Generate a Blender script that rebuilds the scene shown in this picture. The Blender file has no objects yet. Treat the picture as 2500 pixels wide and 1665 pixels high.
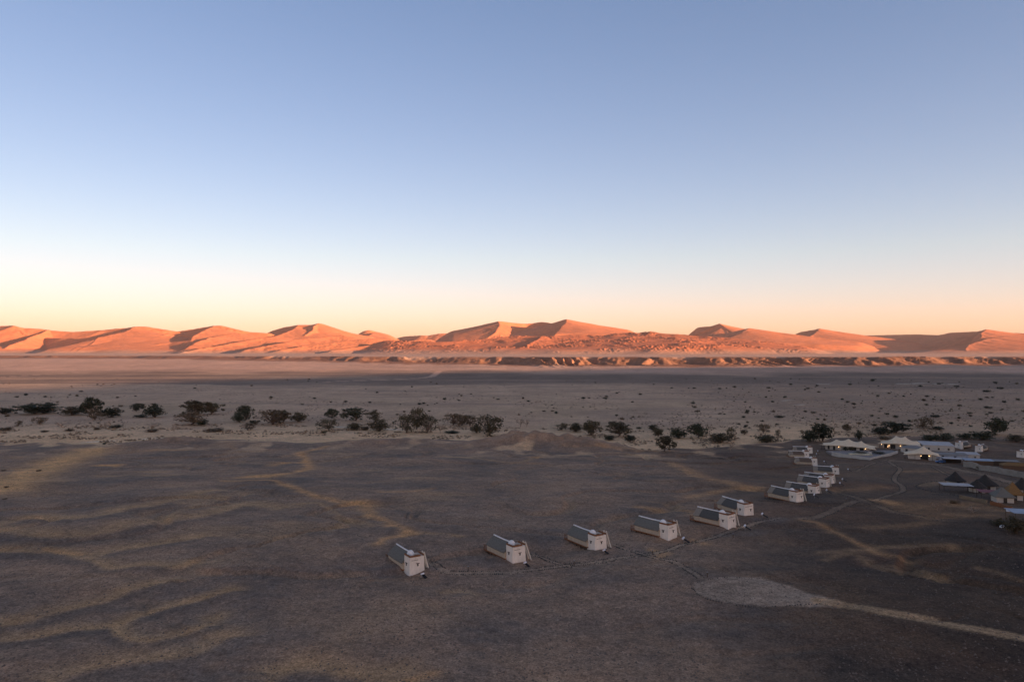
import bpy, math, random
import numpy as np

# ------------------------------------------------------------------ camera, sky, sun, exposure
SC = bpy.context.scene
COL = SC.collection
F = 1667.0            # focal length in photograph pixels (2500 wide): a 24 mm equivalent drone lens
CAM_Z = 45.0
PITCH = math.atan(20.5 / F)
SUN_AZ = math.radians(111.0)      # clockwise from the view direction: behind and to the right
SUN_EL = math.radians(6.0)

cam = bpy.data.cameras.new('camera')
cam.sensor_width = 36.0
cam.lens = 24.0
cam.clip_start = 1.0
cam.clip_end = 90000.0
cam_o = bpy.data.objects.new('camera', cam)
COL.objects.link(cam_o)
cam_o.location = (0, 0, CAM_Z)
cam_o.rotation_euler = (math.pi / 2 + PITCH, 0, 0)
SC.camera = cam_o

world = bpy.data.worlds.new('World')
SC.world = world
world.use_nodes = True
wn, wl = world.node_tree.nodes, world.node_tree.links
bg = wn['Background']
sky = wn.new('ShaderNodeTexSky')
sky.sky_type = 'NISHITA'
sky.sun_disc = False
sky.sun_elevation = SUN_EL
sky.sun_rotation = SUN_AZ
sky.altitude = 800
sky.air_density = 1.0
sky.dust_density = 1.0
sky.ozone_density = 1.0
sky2 = wn.new('ShaderNodeTexSky')          # widens the glow round the sun: light scattered more than once
sky2.sky_type = 'NISHITA'
sky2.sun_disc = False
sky2.sun_elevation = SUN_EL
sky2.sun_rotation = SUN_AZ + math.radians(54)
sky2.altitude = 800
sky2.air_density = 1.0
sky2.dust_density = 1.0
sky2.ozone_density = 1.0
both = wn.new('ShaderNodeMix')
both.data_type = 'RGBA'
both.inputs[0].default_value = 0.48
wl.new(sky.outputs[0], both.inputs[6])
wl.new(sky2.outputs[0], both.inputs[7])
tint = wn.new('ShaderNodeMix')
tint.data_type = 'RGBA'
tint.blend_type = 'MULTIPLY'
tint.inputs[0].default_value = 1.0
geo = wn.new('ShaderNodeTexCoord')                       # white balance; a little pinker in the dust near the horizon, all round
sep = wn.new('ShaderNodeSeparateXYZ')
wbal = wn.new('ShaderNodeValToRGB')
wbal.color_ramp.elements[0].position = 0.0
wbal.color_ramp.elements[0].color = (.935, .632, .930, 1)
wbal.color_ramp.elements[1].position = 0.45
wbal.color_ramp.elements[1].color = (.785, .730, .892, 1)
mid = wbal.color_ramp.elements.new(0.13)
mid.color = (.930, .760, .862, 1)
wl.new(geo.outputs['Generated'], sep.inputs[0])
wl.new(sep.outputs[2], wbal.inputs[0])
wl.new(wbal.outputs[0], tint.inputs[7])
wl.new(both.outputs[2], tint.inputs[6])
wl.new(tint.outputs[2], bg.inputs[0])
bg.inputs[1].default_value = 0.110

sun = bpy.data.lights.new('sun', 'SUN')
sun.energy = 5.0
sun.angle = math.radians(0.53)
sun.color = (1.0, 0.58, 0.36)
sun_o = bpy.data.objects.new('sun', sun)
COL.objects.link(sun_o)
sun_o.rotation_euler = (math.pi / 2 - SUN_EL, 0, math.pi - SUN_AZ)

SC.view_settings.view_transform = 'Standard'
SC.view_settings.look = 'None'
SC.view_settings.gamma = 1.0
SC.view_settings.exposure = 1.42
SC.cycles.max_bounces = 4
SC.cycles.diffuse_bounces = 3

SH = np.array([math.sin(SUN_AZ), math.cos(SUN_AZ)])        # towards the sun, on the ground
WH = np.array([-SH[1], SH[0]])                             # along the shading mountain

# ------------------------------------------------------------------ numeric helpers
rnd = random.Random(7)

_rs = np.random.RandomState(5)
_perm = _rs.permutation(1024).astype(np.int32)
_ga = _rs.rand(1024) * 2 * math.pi
_gx, _gy = np.cos(_ga).astype(np.float32), np.sin(_ga).astype(np.float32)

def pn(x, y, seed=0):
    x = np.asarray(x, float); y = np.asarray(y, float)
    x, y = np.broadcast_arrays(x, y)
    fx0 = np.floor(x); fy0 = np.floor(y)
    ix = fx0.astype(np.int32) + seed * 131; iy = fy0.astype(np.int32) + seed * 57
    fx = (x - fx0).astype(np.float32); fy = (y - fy0).astype(np.float32)
    u = fx * fx * fx * (fx * (fx * 6 - 15) + 10)
    v = fy * fy * fy * (fy * (fy * 6 - 15) + 10)
    p0 = _perm[ix & 1023]; p1 = _perm[(ix + 1) & 1023]
    def g(p, dx, dy):
        h = _perm[(p + iy + dy) & 1023]
        return _gx[h] * (fx - dx) + _gy[h] * (fy - dy)
    a = g(p0, 0, 0); b = g(p1, 1, 0); c = g(p0, 0, 1); d = g(p1, 1, 1)
    return (1.5 * ((a + (b - a) * u) * (1 - v) + (c + (d - c) * u) * v)).astype(float)

def fbm(x, y, seed=0, o=4, gain=0.5):
    s = 0; a = 1.0; t = 0
    for i in range(o):
        s = s + a * pn(x * 2 ** i, y * 2 ** i, seed + i * 17); t += a; a *= gain
    return s / t

def ss(a, b, x):
    t = np.clip((np.asarray(x, float) - a) / (b - a), 0, 1)
    return t * t * (3 - 2 * t)

CP, SP = math.cos(PITCH), math.sin(PITCH)

def ray(px, py):
    a = (px - 1250.0) / F
    b = -(py - 832.5) / F
    return a, CP - b * SP, SP + b * CP        # x, forward, up

def on_plane(px, py, z):
    x, y, u = ray(px, py)
    t = (z - CAM_Z) / u
    return x * t, y * t

def at_dist(px, py, D):
    x, y, u = ray(px, py)
    t = D / y
    return x * t, D, CAM_Z + u * t

# ------------------------------------------------------------------ the lie of the land
EDGE = [(-300, 1078), (0, 1078), (120, 1080), (200, 1083), (255, 1088), (330, 1077), (430, 1074), (560, 1075), (640, 1076), (760, 1083),
        (830, 1076), (1000, 1072), (1130, 1080), (1220, 1088), (1300, 1086), (1450, 1090), (1560, 1098),
        (1700, 1092), (1850, 1082), (2000, 1070), (2250, 1062), (2500, 1068), (2800, 1070)]
_e = np.array([on_plane(px, py, -15.0) for px, py in EDGE])
def edge_y(x):
    return np.interp(x, _e[:, 0], _e[:, 1])

MOUNDS = []
for px, py, h, rx, ry in [(1275, 1084, 7.0, 17, 16), (1385, 1088, 6.5, 24, 16), (1225, 1086, 3.0, 16, 12), (1470, 1096, 2.5, 18, 14), (430, 1080, 3.2, 16, 14),
                          (330, 1090, 1.8, 26, 14), (600, 1084, 1.5, 30, 12), (890, 1085, 2.0, 26, 14), (1010, 1082, 2.4, 34, 16),
                          (1120, 1092, 2.0, 24, 14), (880, 1140, 1.6, 22, 14), (1000, 1150, 1.5, 26, 16)]:
    mx, my = on_plane(px, py, -15.0)
    MOUNDS.append((mx, my, h, rx, ry))

def drains(x, y):
    """shallow branching drainage lines over the gravel terrace, 0..1"""
    wx = x + 9 * fbm(x / 30, y / 30, 81, 2); wy = y + 9 * fbm(x / 30, y / 30, 83, 2)
    v = np.abs(pn(wx / 46, wy / 34, 85)); v2 = np.abs(pn(wx / 19, wy / 14, 87))
    m = ss(-.15, .25, fbm(x / 120, y / 80, 89, 2))
    return np.maximum((1 - ss(.015, .10, v)), .6 * (1 - ss(.02, .10, v2)) * ss(.3, .05, v)) * (.25 + .75 * m)

def scarp_y(x):
    return 2150 + 520 * ss(300, -1800, x) + 60 * pn(x / 420, 0.3, 21) + 22 * pn(x / 90, 4.3, 20) + 120 * ss(900, 2300, x)

def scarp(x, y):
    ys = scarp_y(x)
    left = ss(250, -1100, x)
    ramp = (13 + 17 * left) * ss(1300, 2080 + 420 * left, y)
    wx = x + 70 * fbm(x / 170, y / 120, 25, 3) + .45 * (y - ys)
    amp = np.clip(.55 + 1.3 * fbm(x / 330, 3.1 + y * 0, 32, 2), .12, 1.4) * (1 - .6 * left)
    gull = 1 - 2 * np.abs(pn(wx / 74, y / 520, 22))                      # spurs and gullies
    gull2 = 1 - 2 * np.abs(pn(wx / 29, y / 260, 23))
    big = fbm(x / 240, 7.7 + y * 0, 26, 2)
    gy = y + amp * (62 * gull + 30 * gull2) + 45 * big + 10 * fbm(x / 16, y / 16, 24, 2)
    W = 170 + 150 * np.maximum(0, big + .1) + 60 * ss(.1, .5, pn(x / 310, 2.2, 30))
    t = np.clip((gy - (ys - W)) / (W + 30), 0, 1)
    prof = 0.30 * t ** 1.5 + 0.70 * ss(0.60, 1.0, t)
    lip = ss(ys + 20, ys + 75, y)
    prof = prof + (1 - prof) * lip
    z = ramp + (40 - ramp) * prof
    hills = ss(700, 1200, x) * ss(1650, 1900, y) * (1 - ss(ys - 60, ys + 20, y))
    z = z + hills * 9 * np.maximum(0, fbm(x / 230, y / 160, 27, 3) + .15)
    return z + (1 - prof) * ss(1500, 1900, y) * 2.2 * fbm(x / 160, y / 130, 28, 3)

def ground_h(x, y):
    x = np.asarray(x, float); y = np.asarray(y, float)
    z = -15.0 * ss(150, 430, y + 0.12 * x * ss(0, 200, x))
    ey = edge_y(x) + 8 * pn(x / 18, y / 60, 5)
    z = z - 4.0 * ss(-4, 22, y - ey)
    near = 1 - ss(380, 470, y)
    z = z + near * (1.3 * pn(x / 55 + .3, y / 38, 11) + 0.45 * fbm(x / 16, y / 10, 12, 2) - 1.1 * drains(x, y)) * ss(60, 110, y)
    for mx, my, h, rx, ry in MOUNDS:
        q = ((x - mx) / rx) ** 2 + ((y - my) / ry) ** 2
        m = q < 9
        if np.any(m):
            z[m] += h * np.exp(-q[m]) * (1 + 0.35 * fbm(x[m] / 9, y[m] / 9, 31, 2))
    plain = ss(480, 620, y)
    z = z + plain * 0.5 * pn(x / 120, y / 160, 14)
    # ramp, eroded escarpment and plateau
    m = y > 1250
    if np.any(m):
        z[m] += scarp(x[m], y[m])
    z = z + 3.0 * ss(2600, 3400, y) * pn(x / 700, y / 500, 29)
    return z

def gz(x, y):
    return float(ground_h(np.array([x]), np.array([y]))[0])

_ts = np.geomspace(60, 3200, 240)
def at(px, py):
    """point of the land seen at a photograph pixel"""
    x, y, u = ray(px, py)
    ts = _ts
    for _ in range(2):
        d = CAM_Z + u / y * ts - ground_h(x / y * ts, ts)
        i = int(np.argmax(d < 0))
        if i == 0:
            i = len(ts) - 1
        lo, hi = ts[i - 1], ts[i]
        a = d[i - 1] / (d[i - 1] - d[i] + 1e-9)
        ts = np.linspace(lo, hi, 24)
    D = lo + a * (hi - lo)
    return x / y * D, D, gz(x / y * D, D)

# ------------------------------------------------------------------ materials
MATS = {}
def mat(name, col, rough=0.9, noise=None, col2=None, bump=0.0, spec=0.2, stretch=(1, 1, 1)):
    """plain colour broken up by a noise texture in the object's own space"""
    if name in MATS:
        return MATS[name]
    m = bpy.data.materials.new(name); m.use_nodes = True
    n, l = m.node_tree.nodes, m.node_tree.links
    b = n['Principled BSDF']
    b.inputs['Roughness'].default_value = rough
    b.inputs['Specular IOR Level'].default_value = spec
    b.inputs['Base Color'].default_value = (*col, 1)
    if noise:
        tc = n.new('ShaderNodeTexCoord'); mp = n.new('ShaderNodeMapping')
        mp.inputs['Scale'].default_value = stretch
        l.new(tc.outputs['Object'], mp.inputs[0])
        t = n.new('ShaderNodeTexNoise'); t.inputs['Scale'].default_value = noise; t.inputs['Detail'].default_value = 5
        t.inputs['Roughness'].default_value = .65
        l.new(mp.outputs[0], t.inputs['Vector'])
        r = n.new('ShaderNodeValToRGB')
        r.color_ramp.elements[0].position = 0.32; r.color_ramp.elements[1].position = 0.68
        c2 = col2 or tuple(c * 0.68 for c in col)
        r.color_ramp.elements[0].color = (*c2, 1); r.color_ramp.elements[1].color = (*col, 1)
        l.new(t.outputs[0], r.inputs[0]); l.new(r.outputs[0], b.inputs['Base Color'])
        if bump:
            bp = n.new('ShaderNodeBump'); bp.inputs['Strength'].default_value = bump; bp.inputs['Distance'].default_value = 0.05
            l.new(t.outputs[0], bp.inputs['Height']); l.new(bp.outputs[0], b.inputs['Normal'])
    MATS[name] = m
    return m

def land_mat(name, speck, bump_d, streak=0.0):
    m = bpy.data.materials.new(name); m.use_nodes = True
    n, l = m.node_tree.nodes, m.node_tree.links
    b = n['Principled BSDF']
    b.inputs['Roughness'].default_value = 0.95; b.inputs['Specular IOR Level'].default_value = 0.1
    at_ = n.new('ShaderNodeVertexColor'); at_.layer_name = 'albedo'
    tc = n.new('ShaderNodeTexCoord')
    out = at_.outputs[0]
    hgt = None
    for sc, lo, hi, det in speck:
        t = n.new('ShaderNodeTexNoise'); t.inputs['Scale'].default_value = sc; t.inputs['Detail'].default_value = det
        t.inputs['Roughness'].default_value = .7
        l.new(tc.outputs['Object'], t.inputs['Vector'])
        mr = n.new('ShaderNodeMapRange'); mr.inputs[1].default_value = .3; mr.inputs[2].default_value = .7
        mr.inputs[3].default_value = lo; mr.inputs[4].default_value = hi
        l.new(t.outputs[0], mr.inputs[0])
        mx = n.new('ShaderNodeMix'); mx.data_type = 'RGBA'; mx.blend_type = 'MULTIPLY'; mx.inputs[0].default_value = 1
        l.new(out, mx.inputs[6]); l.new(mr.outputs[0], mx.inputs[7])
        out = mx.outputs[2]
        hgt = t
    l.new(out, b.inputs['Base Color'])
    if bump_d:
        bp = n.new('ShaderNodeBump'); bp.inputs['Strength'].default_value = 0.6; bp.inputs['Distance'].default_value = bump_d
        l.new(hgt.outputs[0], bp.inputs['Height']); l.new(bp.outputs[0], b.inputs['Normal'])
    return m

def mesh_np(name, co, quads=None, tris=None, smooth=True):
    me = bpy.data.meshes.new(name)
    nv = len(co)
    me.vertices.add(nv); me.vertices.foreach_set('co', np.asarray(co, np.float32).ravel())
    fl = []; st = []; s = 0
    if quads is not None and len(quads):
        q = np.asarray(quads, np.int32); fl.append(q.ravel()); st.append(np.arange(len(q)) * 4); s = q.size
    if tris is not None and len(tris):
        t = np.asarray(tris, np.int32); fl.append(t.ravel()); st.append(s + np.arange(len(t)) * 3)
    li = np.concatenate(fl); ls = np.concatenate(st).astype(np.int32)
    me.loops.add(len(li)); me.loops.foreach_set('vertex_index', li)
    me.polygons.add(len(ls)); me.polygons.foreach_set('loop_start', ls)
    me.update(calc_edges=True)
    me.polygons.foreach_set('use_smooth', np.full(len(me.polygons), smooth))
    return me

def link(name, me, parent=None, m=None, loc=None, rz=0.0):
    o = bpy.data.objects.new(name, me); COL.objects.link(o)
    if m is not None and me is not None and not me.materials:
        me.materials.append(m)
    if parent is not None:
        o.parent = parent
    if loc is not None:
        o.location = loc
    if rz:
        o.rotation_euler = (0, 0, rz)
    return o

def tag(o, label=None, cat=None, group=None, kind=None):
    if label: o['label'] = label
    if cat: o['category'] = cat
    if group: o['group'] = group
    if kind: o['kind'] = kind
    return o

def thing(name, label, cat, loc, rz=0.0, group=None):
    o = bpy.data.objects.new(name, None); COL.objects.link(o)
    o.empty_display_size = 0.5
    o.location = loc; o.rotation_euler = (0, 0, rz)
    return tag(o, label, cat, group, 'thing')

def copy_tree(o, parent=None):
    c = o.copy(); COL.objects.link(c); c.parent = parent
    for ch in o.children:
        copy_tree(ch, c)
    return c

def set_albedo(me, rgb):
    a = me.color_attributes.new('albedo', 'FLOAT_COLOR', 'POINT')
    c = np.ones((len(rgb), 4), np.float32); c[:, :3] = rgb
    a.data.foreach_set('color', c.ravel())

def grid_quads(nr, nc):
    i = np.arange(nr * nc).reshape(nr, nc)
    return np.stack([i[:-1, :-1], i[:-1, 1:], i[1:, 1:], i[1:, :-1]], -1).reshape(-1, 4)

def polyline_dist(X, Y, pts):
    d2 = np.full(X.shape, 1e12)
    for (ax, ay), (bx, by) in zip(pts[:-1], pts[1:]):
        vx, vy = bx - ax, by - ay
        L = vx * vx + vy * vy + 1e-9
        t = np.clip(((X - ax) * vx + (Y - ay) * vy) / L, 0, 1)
        d2 = np.minimum(d2, (X - ax - t * vx) ** 2 + (Y - ay - t * vy) ** 2)
    return np.sqrt(d2)

def smooth_line(pts, n=8):
    """Catmull-Rom through the points"""
    p = [np.array(q, float) for q in pts]
    p = [2 * p[0] - p[1]] + p + [2 * p[-1] - p[-2]]
    out = []
    for i in range(1, len(p) - 2):
        for k in range(n):
            t = k / n
            out.append(.5 * (2 * p[i] + (p[i + 1] - p[i - 1]) * t + (2 * p[i - 1] - 5 * p[i] + 4 * p[i + 1] - p[i + 2]) * t * t
                             + (3 * p[i] - p[i - 1] - 3 * p[i + 1] + p[i + 2]) * t ** 3))
    out.append(p[-2])
    return out

def wline(pxs, n=5):
    return smooth_line([at(*p)[:2] for p in pxs], n)

# region-zoom coordinates -> photograph pixels
def R8(l): return [(x / 2.355, 1050 + y / 2.355) for x, y in l]
def R5(l): return [(1950 + x / 4.282, 1040 + y / 4.282) for x, y in l]

# ------------------------------------------------------------------ ground sheet
C_GRAVEL = np.array((.36, .222, .135)); C_DARK = np.array((.165, .126, .098)); C_TAN = np.array((.50, .292, .138))
C_ORANGE = np.array((.64, .33, .135)); C_RIVER = np.array((.73, .46, .25)); C_PLAIN = np.array((.53, .34, .208))
C_DKPLAIN = np.array((.235, .158, .108)); C_PINK = np.array((.56, .345, .23)); C_ROCK = np.array((.31, .155, .088))
C_PALE = np.array((.66, .55, .40)); C_PLATEAU = np.array((.60, .37, .24)); C_PATH = np.array((.43, .30, .19))

SAND = [  # (points in photograph pixels, half width in metres, colour, strength)
    (R8([(-40, 545), (0, 540), (200, 500), (400, 505), (560, 490), (750, 445), (900, 425), (1100, 380), (1200, 350)]), 2.6, C_TAN, .75),
    (R8([(-40, 585), (100, 595), (300, 615), (560, 590), (830, 530), (1100, 500), (1250, 470), (1400, 430), (1600, 450)]), 3.2, C_TAN, .75),
    (R8([(900, 530), (1100, 440), (1250, 400), (1380, 380)]), 4.0, C_TAN, .4),
    (R8([(-40, 700), (0, 700), (200, 700), (400, 710), (520, 735), (620, 700), (800, 670), (1000, 640), (1150, 615)]), 2.0, C_TAN, .8),
    (R8([(250, 690), (340, 705), (460, 715)]), 1.0, C_ORANGE, .7),
    (R8([(560, 750), (650, 790), (850, 770), (1000, 785), (1100, 760)]), 1.3, C_TAN, .8),
    (R8([(-40, 1130), (0, 1125), (150, 1095), (300, 1050), (500, 1005), (650, 965), (800, 900), (950, 870)]), 1.7, C_TAN, .75),
    (R8([(-40, 1215), (0, 1210), (200, 1190), (400, 1150), (650, 1130), (850, 1060), (1050, 1000), (1200, 960), (1320, 925)]), 1.3, C_TAN, .85),
    (R8([(640, 1130), (720, 1190), (850, 1210), (1000, 1180), (1150, 1140), (1230, 1080)]), 1.2, C_TAN, .8),
    (R8([(300, 1440), (450, 1380), (650, 1335), (900, 1310), (1100, 1280), (1300, 1190)]), 2.0, C_TAN, .6),
    (R8([(1550, 1440), (1750, 1340), (2000, 1400), (2300, 1440)]), 1.8, C_TAN, .55),
    (R8([(1870, 95), (1730, 125), (1750, 160), (1765, 230), (1540, 268), (1400, 272)]), 2.2, C_ORANGE, .8),
    (R8([(1450, 268), (1540, 262)]), 4.5, C_ORANGE, .85),
    (R8([(1560, 205), (1650, 190), (1760, 185)]), 2.5, C_ORANGE, .7),
    (R8([(1280, 290), (1400, 290), (1560, 288), (1700, 335), (1830, 390), (1960, 412), (2080, 412)]), 1.5, C_ORANGE, .75),
    (R8([(2040, 430), (2110, 435)]), 3.2, C_ORANGE, .9),
    (R8([(2110, 450), (2130, 480), (2200, 520), (2290, 555), (2355, 590)]), 1.5, C_ORANGE, .75),
    ([(1000, 1300), (1012, 1305), (960, 1311), (932, 1318), (922, 1328)], 1.1, C_ORANGE, .75),
    ([(1004, 1303), (1040, 1301), (1126, 1309)], .6, C_TAN, .6),
    ([(905, 1285), (870, 1272), (835, 1270)], .9, C_TAN, .5),
    (R8([(1870, 580), (1940, 560), (2000, 520)]), 1.2, C_TAN, .5),
    (R8([(1720, 420), (1850, 425), (1940, 490)]), 1.0, C_TAN, .6),
    (R8([(2200, 355), (2355, 350), (2480, 335)]), 1.0, C_ORANGE, .5),
    (R8([(900, 112), (1090, 112)]), 3.5, C_ORANGE, .6), (R8([(580, 203), (670, 203)]), 2.6, C_ORANGE, .9),
    (R8([(820, 240), (960, 238)]), 2.2, C_TAN, .6), (R8([(560, 265), (900, 262), (1000, 255)]), 2.6, C_TAN, .55),
    ([(1080, 1112), (1250, 1130), (1330, 1118), (1480, 1105), (1560, 1112)], 1.6, C_TAN, .5),
    ([(1280, 1090), (1300, 1060)], 3.2, C_ORANGE, .5), ([(1460, 1082), (1500, 1090), (1560, 1098), (1640, 1100)], 2.4, C_ORANGE, .5),
    ([(1640, 1130), (1700, 1160), (1790, 1180), (1850, 1190)], 3.0, C_ORANGE, .5), ([(1680, 1215), (1750, 1200), (1830, 1195)], 2.2, C_ORANGE, .45),
    ([(1560, 1238), (1680, 1250), (1720, 1268)], 1.6, C_ORANGE, .5), ([(1590, 1225), (1660, 1236)], 1.0, C_TAN, .5),
    ([(1595, 1343), (1625, 1350), (1600, 1362)], 1.3, C_ORANGE, .55), ([(1690, 1318), (1720, 1325)], 1.2, C_ORANGE, .5),
    (R5([(60, 980), (200, 1010), (300, 1060), (430, 1130), (560, 1190), (740, 1270), (860, 1330), (1000, 1370), (1150, 1430)]), 1.2, C_ORANGE, .55),
    (R5([(820, 770), (900, 780), (980, 800)]), 2.0, C_ORANGE, .8), (R5([(400, 680), (600, 660), (850, 640)]), 3.0, C_ORANGE, .35),
    (R5([(1100, 480), (1300, 470), (1480, 480)]), 3.2, C_ORANGE, .35), (R5([(1150, 860), (1500, 830), (1900, 830), (2100, 870)]), 5.0, C_ORANGE, .38),
    (R5([(1350, 960), (1700, 930), (2000, 930)]), 3.0, C_ORANGE, .35), (R5([(700, 1060), (1000, 1050), (1400, 1010)]), 1.8, C_ORANGE, .3),
    ([(2010, 1350), (2070, 1345), (2150, 1335), (2330, 1330)], 1.2, C_TAN, .45), ([(2020, 1372), (2080, 1352), (2160, 1390), (2300, 1415)], 1.0, C_TAN, .4),
    ([(2180, 1385), (2240, 1395), (2290, 1420)], .8, C_TAN, .35), ([(2390, 1385), (2450, 1400), (2520, 1430)], .7, C_TAN, .3),
    (R8([(-40, 340), (0, 330), (150, 260), (330, 190), (430, 150), (540, 110)]), 9.0, np.array((.74, .39, .155)), 1.0),
    ([(1000, 1660), (1035, 1648), (1062, 1640)], .9, C_ORANGE, .6), ([(1080, 1446), (1120, 1444), (1150, 1450)], 1.2, C_TAN, .55), ([(640, 1640), (760, 1628), (900, 1640), (1000, 1625)], 1.6, C_TAN, .5),
]
PATHS = [
    ([(1044, 1368), (1062, 1380), (1085, 1393), (1120, 1399), (1230, 1398), (1310, 1390), (1400, 1379), (1500, 1364), (1600, 1350), (1700, 1324), (1790, 1294), (1850, 1275), (1905, 1264)], .75, C_PATH, .7),
    ([(1500, 1330), (1560, 1350), (1600, 1362), (1660, 1380), (1710, 1410)], .7, C_PATH, .55),
    ([(1300, 1352), (1350, 1372), (1400, 1384)], .6, C_PATH, .5),
    (R5([(0, 965), (180, 955), (300, 910), (420, 850), (590, 790)]), 1.3, C_PATH, .75),
    (R5([(380, 705), (560, 735), (680, 780), (800, 825), (960, 890), (1200, 935), (1600, 990)]), 1.4, C_PATH, .45),
    (R5([(940, 370), (1060, 450), (1000, 555), (1090, 640), (1060, 690), (930, 730), (800, 775)]), 1.0, C_PATH, .7),
    (R5([(620, 470), (750, 400), (930, 350)]), 1.0, C_PATH, .5),
    (R5([(1400, 425), (1520, 490), (1640, 555)]), .9, C_PATH, .6),
    (R5([(1000, 360), (1250, 385), (1450, 410), (1700, 465), (1950, 520), (2150, 570), (2400, 650)]), 3.2, C_PATH, .8),
    (R5([(1300, 625), (1420, 600), (1560, 585), (1700, 620)]), 3.0, C_TAN, .8),
]

def build_ground():
    cols = np.concatenate([np.radians(np.linspace(-180, -50, 30))[:-1], np.radians(np.linspace(-50, -42, 20))[:-1],
                           np.radians(np.linspace(-42, 42, 900)),
                           np.radians(np.linspace(42, 50, 20))[1:], np.radians(np.linspace(50, 180, 30))[1:]])
    dy = np.concatenate([np.geomspace(12000, 900, 26)[:-1], np.linspace(900, 330, 230)[:-1], np.linspace(330, 60, 230)[:-1],
                         np.linspace(60, 17, 230)[:-1], np.geomspace(17, 7.6, 26)])
    r = 62.0 * F / dy
    r = np.where(dy > 330, (45 + 17 * ss(900, 330, dy)) * F / dy, r)
    r = np.maximum.accumulate(r + np.arange(len(r)) * 1e-3)
    A, Rr = np.meshgrid(cols, r)
    # rows at equal forward distance inside the view, equal radius behind
    c = np.cos(A); k = ss(math.radians(55), math.radians(42), np.abs(A))
    rad = Rr * (1 - k) + Rr / np.maximum(c, .5) * k
    X = rad * np.sin(A); Y = rad * np.cos(A)
    front = np.where(Y > 0, 1.0, 0)
    Z = ground_h(X, np.maximum(Y, 0))
    nr, nc = X.shape
    x, y = X.ravel(), Y.ravel()
    MOUND_F = []
    # ---- what the surface is made of
    n1 = fbm(x / 34, y / 26, 41, 4); n2 = fbm(x / 11, y / 7, 43, 3); n3 = pn(x / 3.1, y / 2.4, 45)
    g = np.clip(.56 + .95 * n1 + .36 * n2 + .18 * n3, 0, 1)[:, None]
    col = C_DARK * (1 - g) + C_GRAVEL * g
    right_dim = (ss(5, 90, x - .10 * y) * (1 - ss(420, 500, y)))[:, None]           # brightness falloff to the right, painted into the gravel colour
    pan = (ss(.22, .50, x / np.maximum(y, 1)) * ss(330, 110, y))[:, None]         # lower-right falloff painted the same way; no black gravel there
    col = col * (1 - .46 * right_dim) * (1 - .52 * pan)
    redp = (np.clip(1.6 * fbm(x / 48, y / 30, 51, 3) + .05, 0, 1) * ss(30, 90, x))[:, None]
    col = col * (1 - .5 * redp) + np.array((.33, .165, .095)) * (1 - .5 * right_dim) * .5 * redp
    sandy = (np.clip(1.8 * fbm(x / 40, y / 20, 53, 3) - .25, 0, 1) * .5 * ss(20, -40, x))[:, None]
    col = col * (1 - sandy) + C_TAN * sandy
    dr = (drains(x, y) * np.clip(.55 + .8 * n2, 0, 1) * .42)[:, None]
    col = col * (1 - dr) + (C_TAN * .75 + C_ORANGE * .25) * (1 - .35 * right_dim) * (1 - .4 * pan) * dr
    wx = x + 1.6 * n2 + .5 * n3; wy = y + 2.4 * n1 + 1.2 * n2 + .4 * n3
    near = (y > 60) & (y < 640) & (np.abs(x) < 640)
    idx = np.nonzero(near)[0]
    for L, warp in ((SAND, True), (PATHS, False)):
        for li, (pts, w, cc, s) in enumerate(L):
            ripple = warp and li < 11
            wl_ = wline(pts, 4)
            P = np.array(wl_)
            bb = (x[idx] > P[:, 0].min() - 4 * w - 3) & (x[idx] < P[:, 0].max() + 4 * w + 3) & (y[idx] > P[:, 1].min() - 4 * w - 5) & (y[idx] < P[:, 1].max() + 4 * w + 5)
            k = idx[bb]
            if not len(k):
                continue
            q = .45 if ripple else 1.0
            d = polyline_dist((x + q * (wx - x) if warp else x + .15 * n3)[k], (y + q * (wy - y) if warp else y + .15 * n3)[k], wl_)
            if ripple:
                # pale sand behind a crest; near side: dark gravel plus a painted shadow line
                od = np.argsort(P[:, 0])
                nearside = (y + q * (wy - y))[k] < np.interp(x[k], P[od, 0], P[od, 1])
                d = np.where(nearside, d * 2.6, d * .62)
                lag_shade = np.where(nearside, ss(w * .5, w * 1.3, d / 2.6) * (1 - ss(w * 1.6, w * 3.6, d / 2.6)), 0) * .55
                ends = np.clip(np.minimum(x[k] - P[:, 0].min(), P[:, 0].max() - x[k]) / 6 + .5, 0, 1)
                lag_shade = (lag_shade * ends)[:, None]
                col[k] = col[k] * (1 - lag_shade) + C_DARK * .85 * lag_shade
            f = min(1, s * (1.1 if pts[0][0] < 1900 else .85)) * (np.exp(-(d / (w * 1.3)) ** 2) if warp else (.5 if pts[0][0] > 1900 else .85) * (1 - ss(w * .6, w * 1.4, d)))
            f = f * np.clip(.88 + .45 * n2[k] + .22 * n3[k], 0, 1.1)
            f = np.clip(f, 0, 1)[:, None]
            col[k] = col[k] * (1 - f) + cc * f
    # turning circle of pale gravel at the end of the drive, and the dark gravel courts beside the rooms
    P0 = [(1690, 1437), (1697, 1422), (1730, 1412), (1790, 1407), (1860, 1411), (1930, 1430), (1990, 1452), (2060, 1470), (2030, 1480), (1940, 1479), (1850, 1478), (1760, 1468), (1710, 1452)]
    pad = [np.array(at(*p)[:2]) for p in P0]
    pad = smooth_line(pad + [pad[0]], 3)
    bx = (x > -5) & (x < 90) & (y > 85) & (y < 170)
    k = np.nonzero(bx)[0]
    inside = np.zeros(len(k), bool)
    for (ax_, ay_), (bx_, by_) in zip(pad[:-1], pad[1:]):
        c_ = ((ay_ > y[k]) != (by_ > y[k])) & (x[k] < (bx_ - ax_) * (y[k] - ay_) / (by_ - ay_ + 1e-12) + ax_)
        inside ^= c_
    dd = polyline_dist(x[k], y[k], pad) * np.where(inside, 1, -1) + .22 * n3[k] + .25 * n2[k]
    f = ss(-.5, .5, dd)[:, None] * .82
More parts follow.
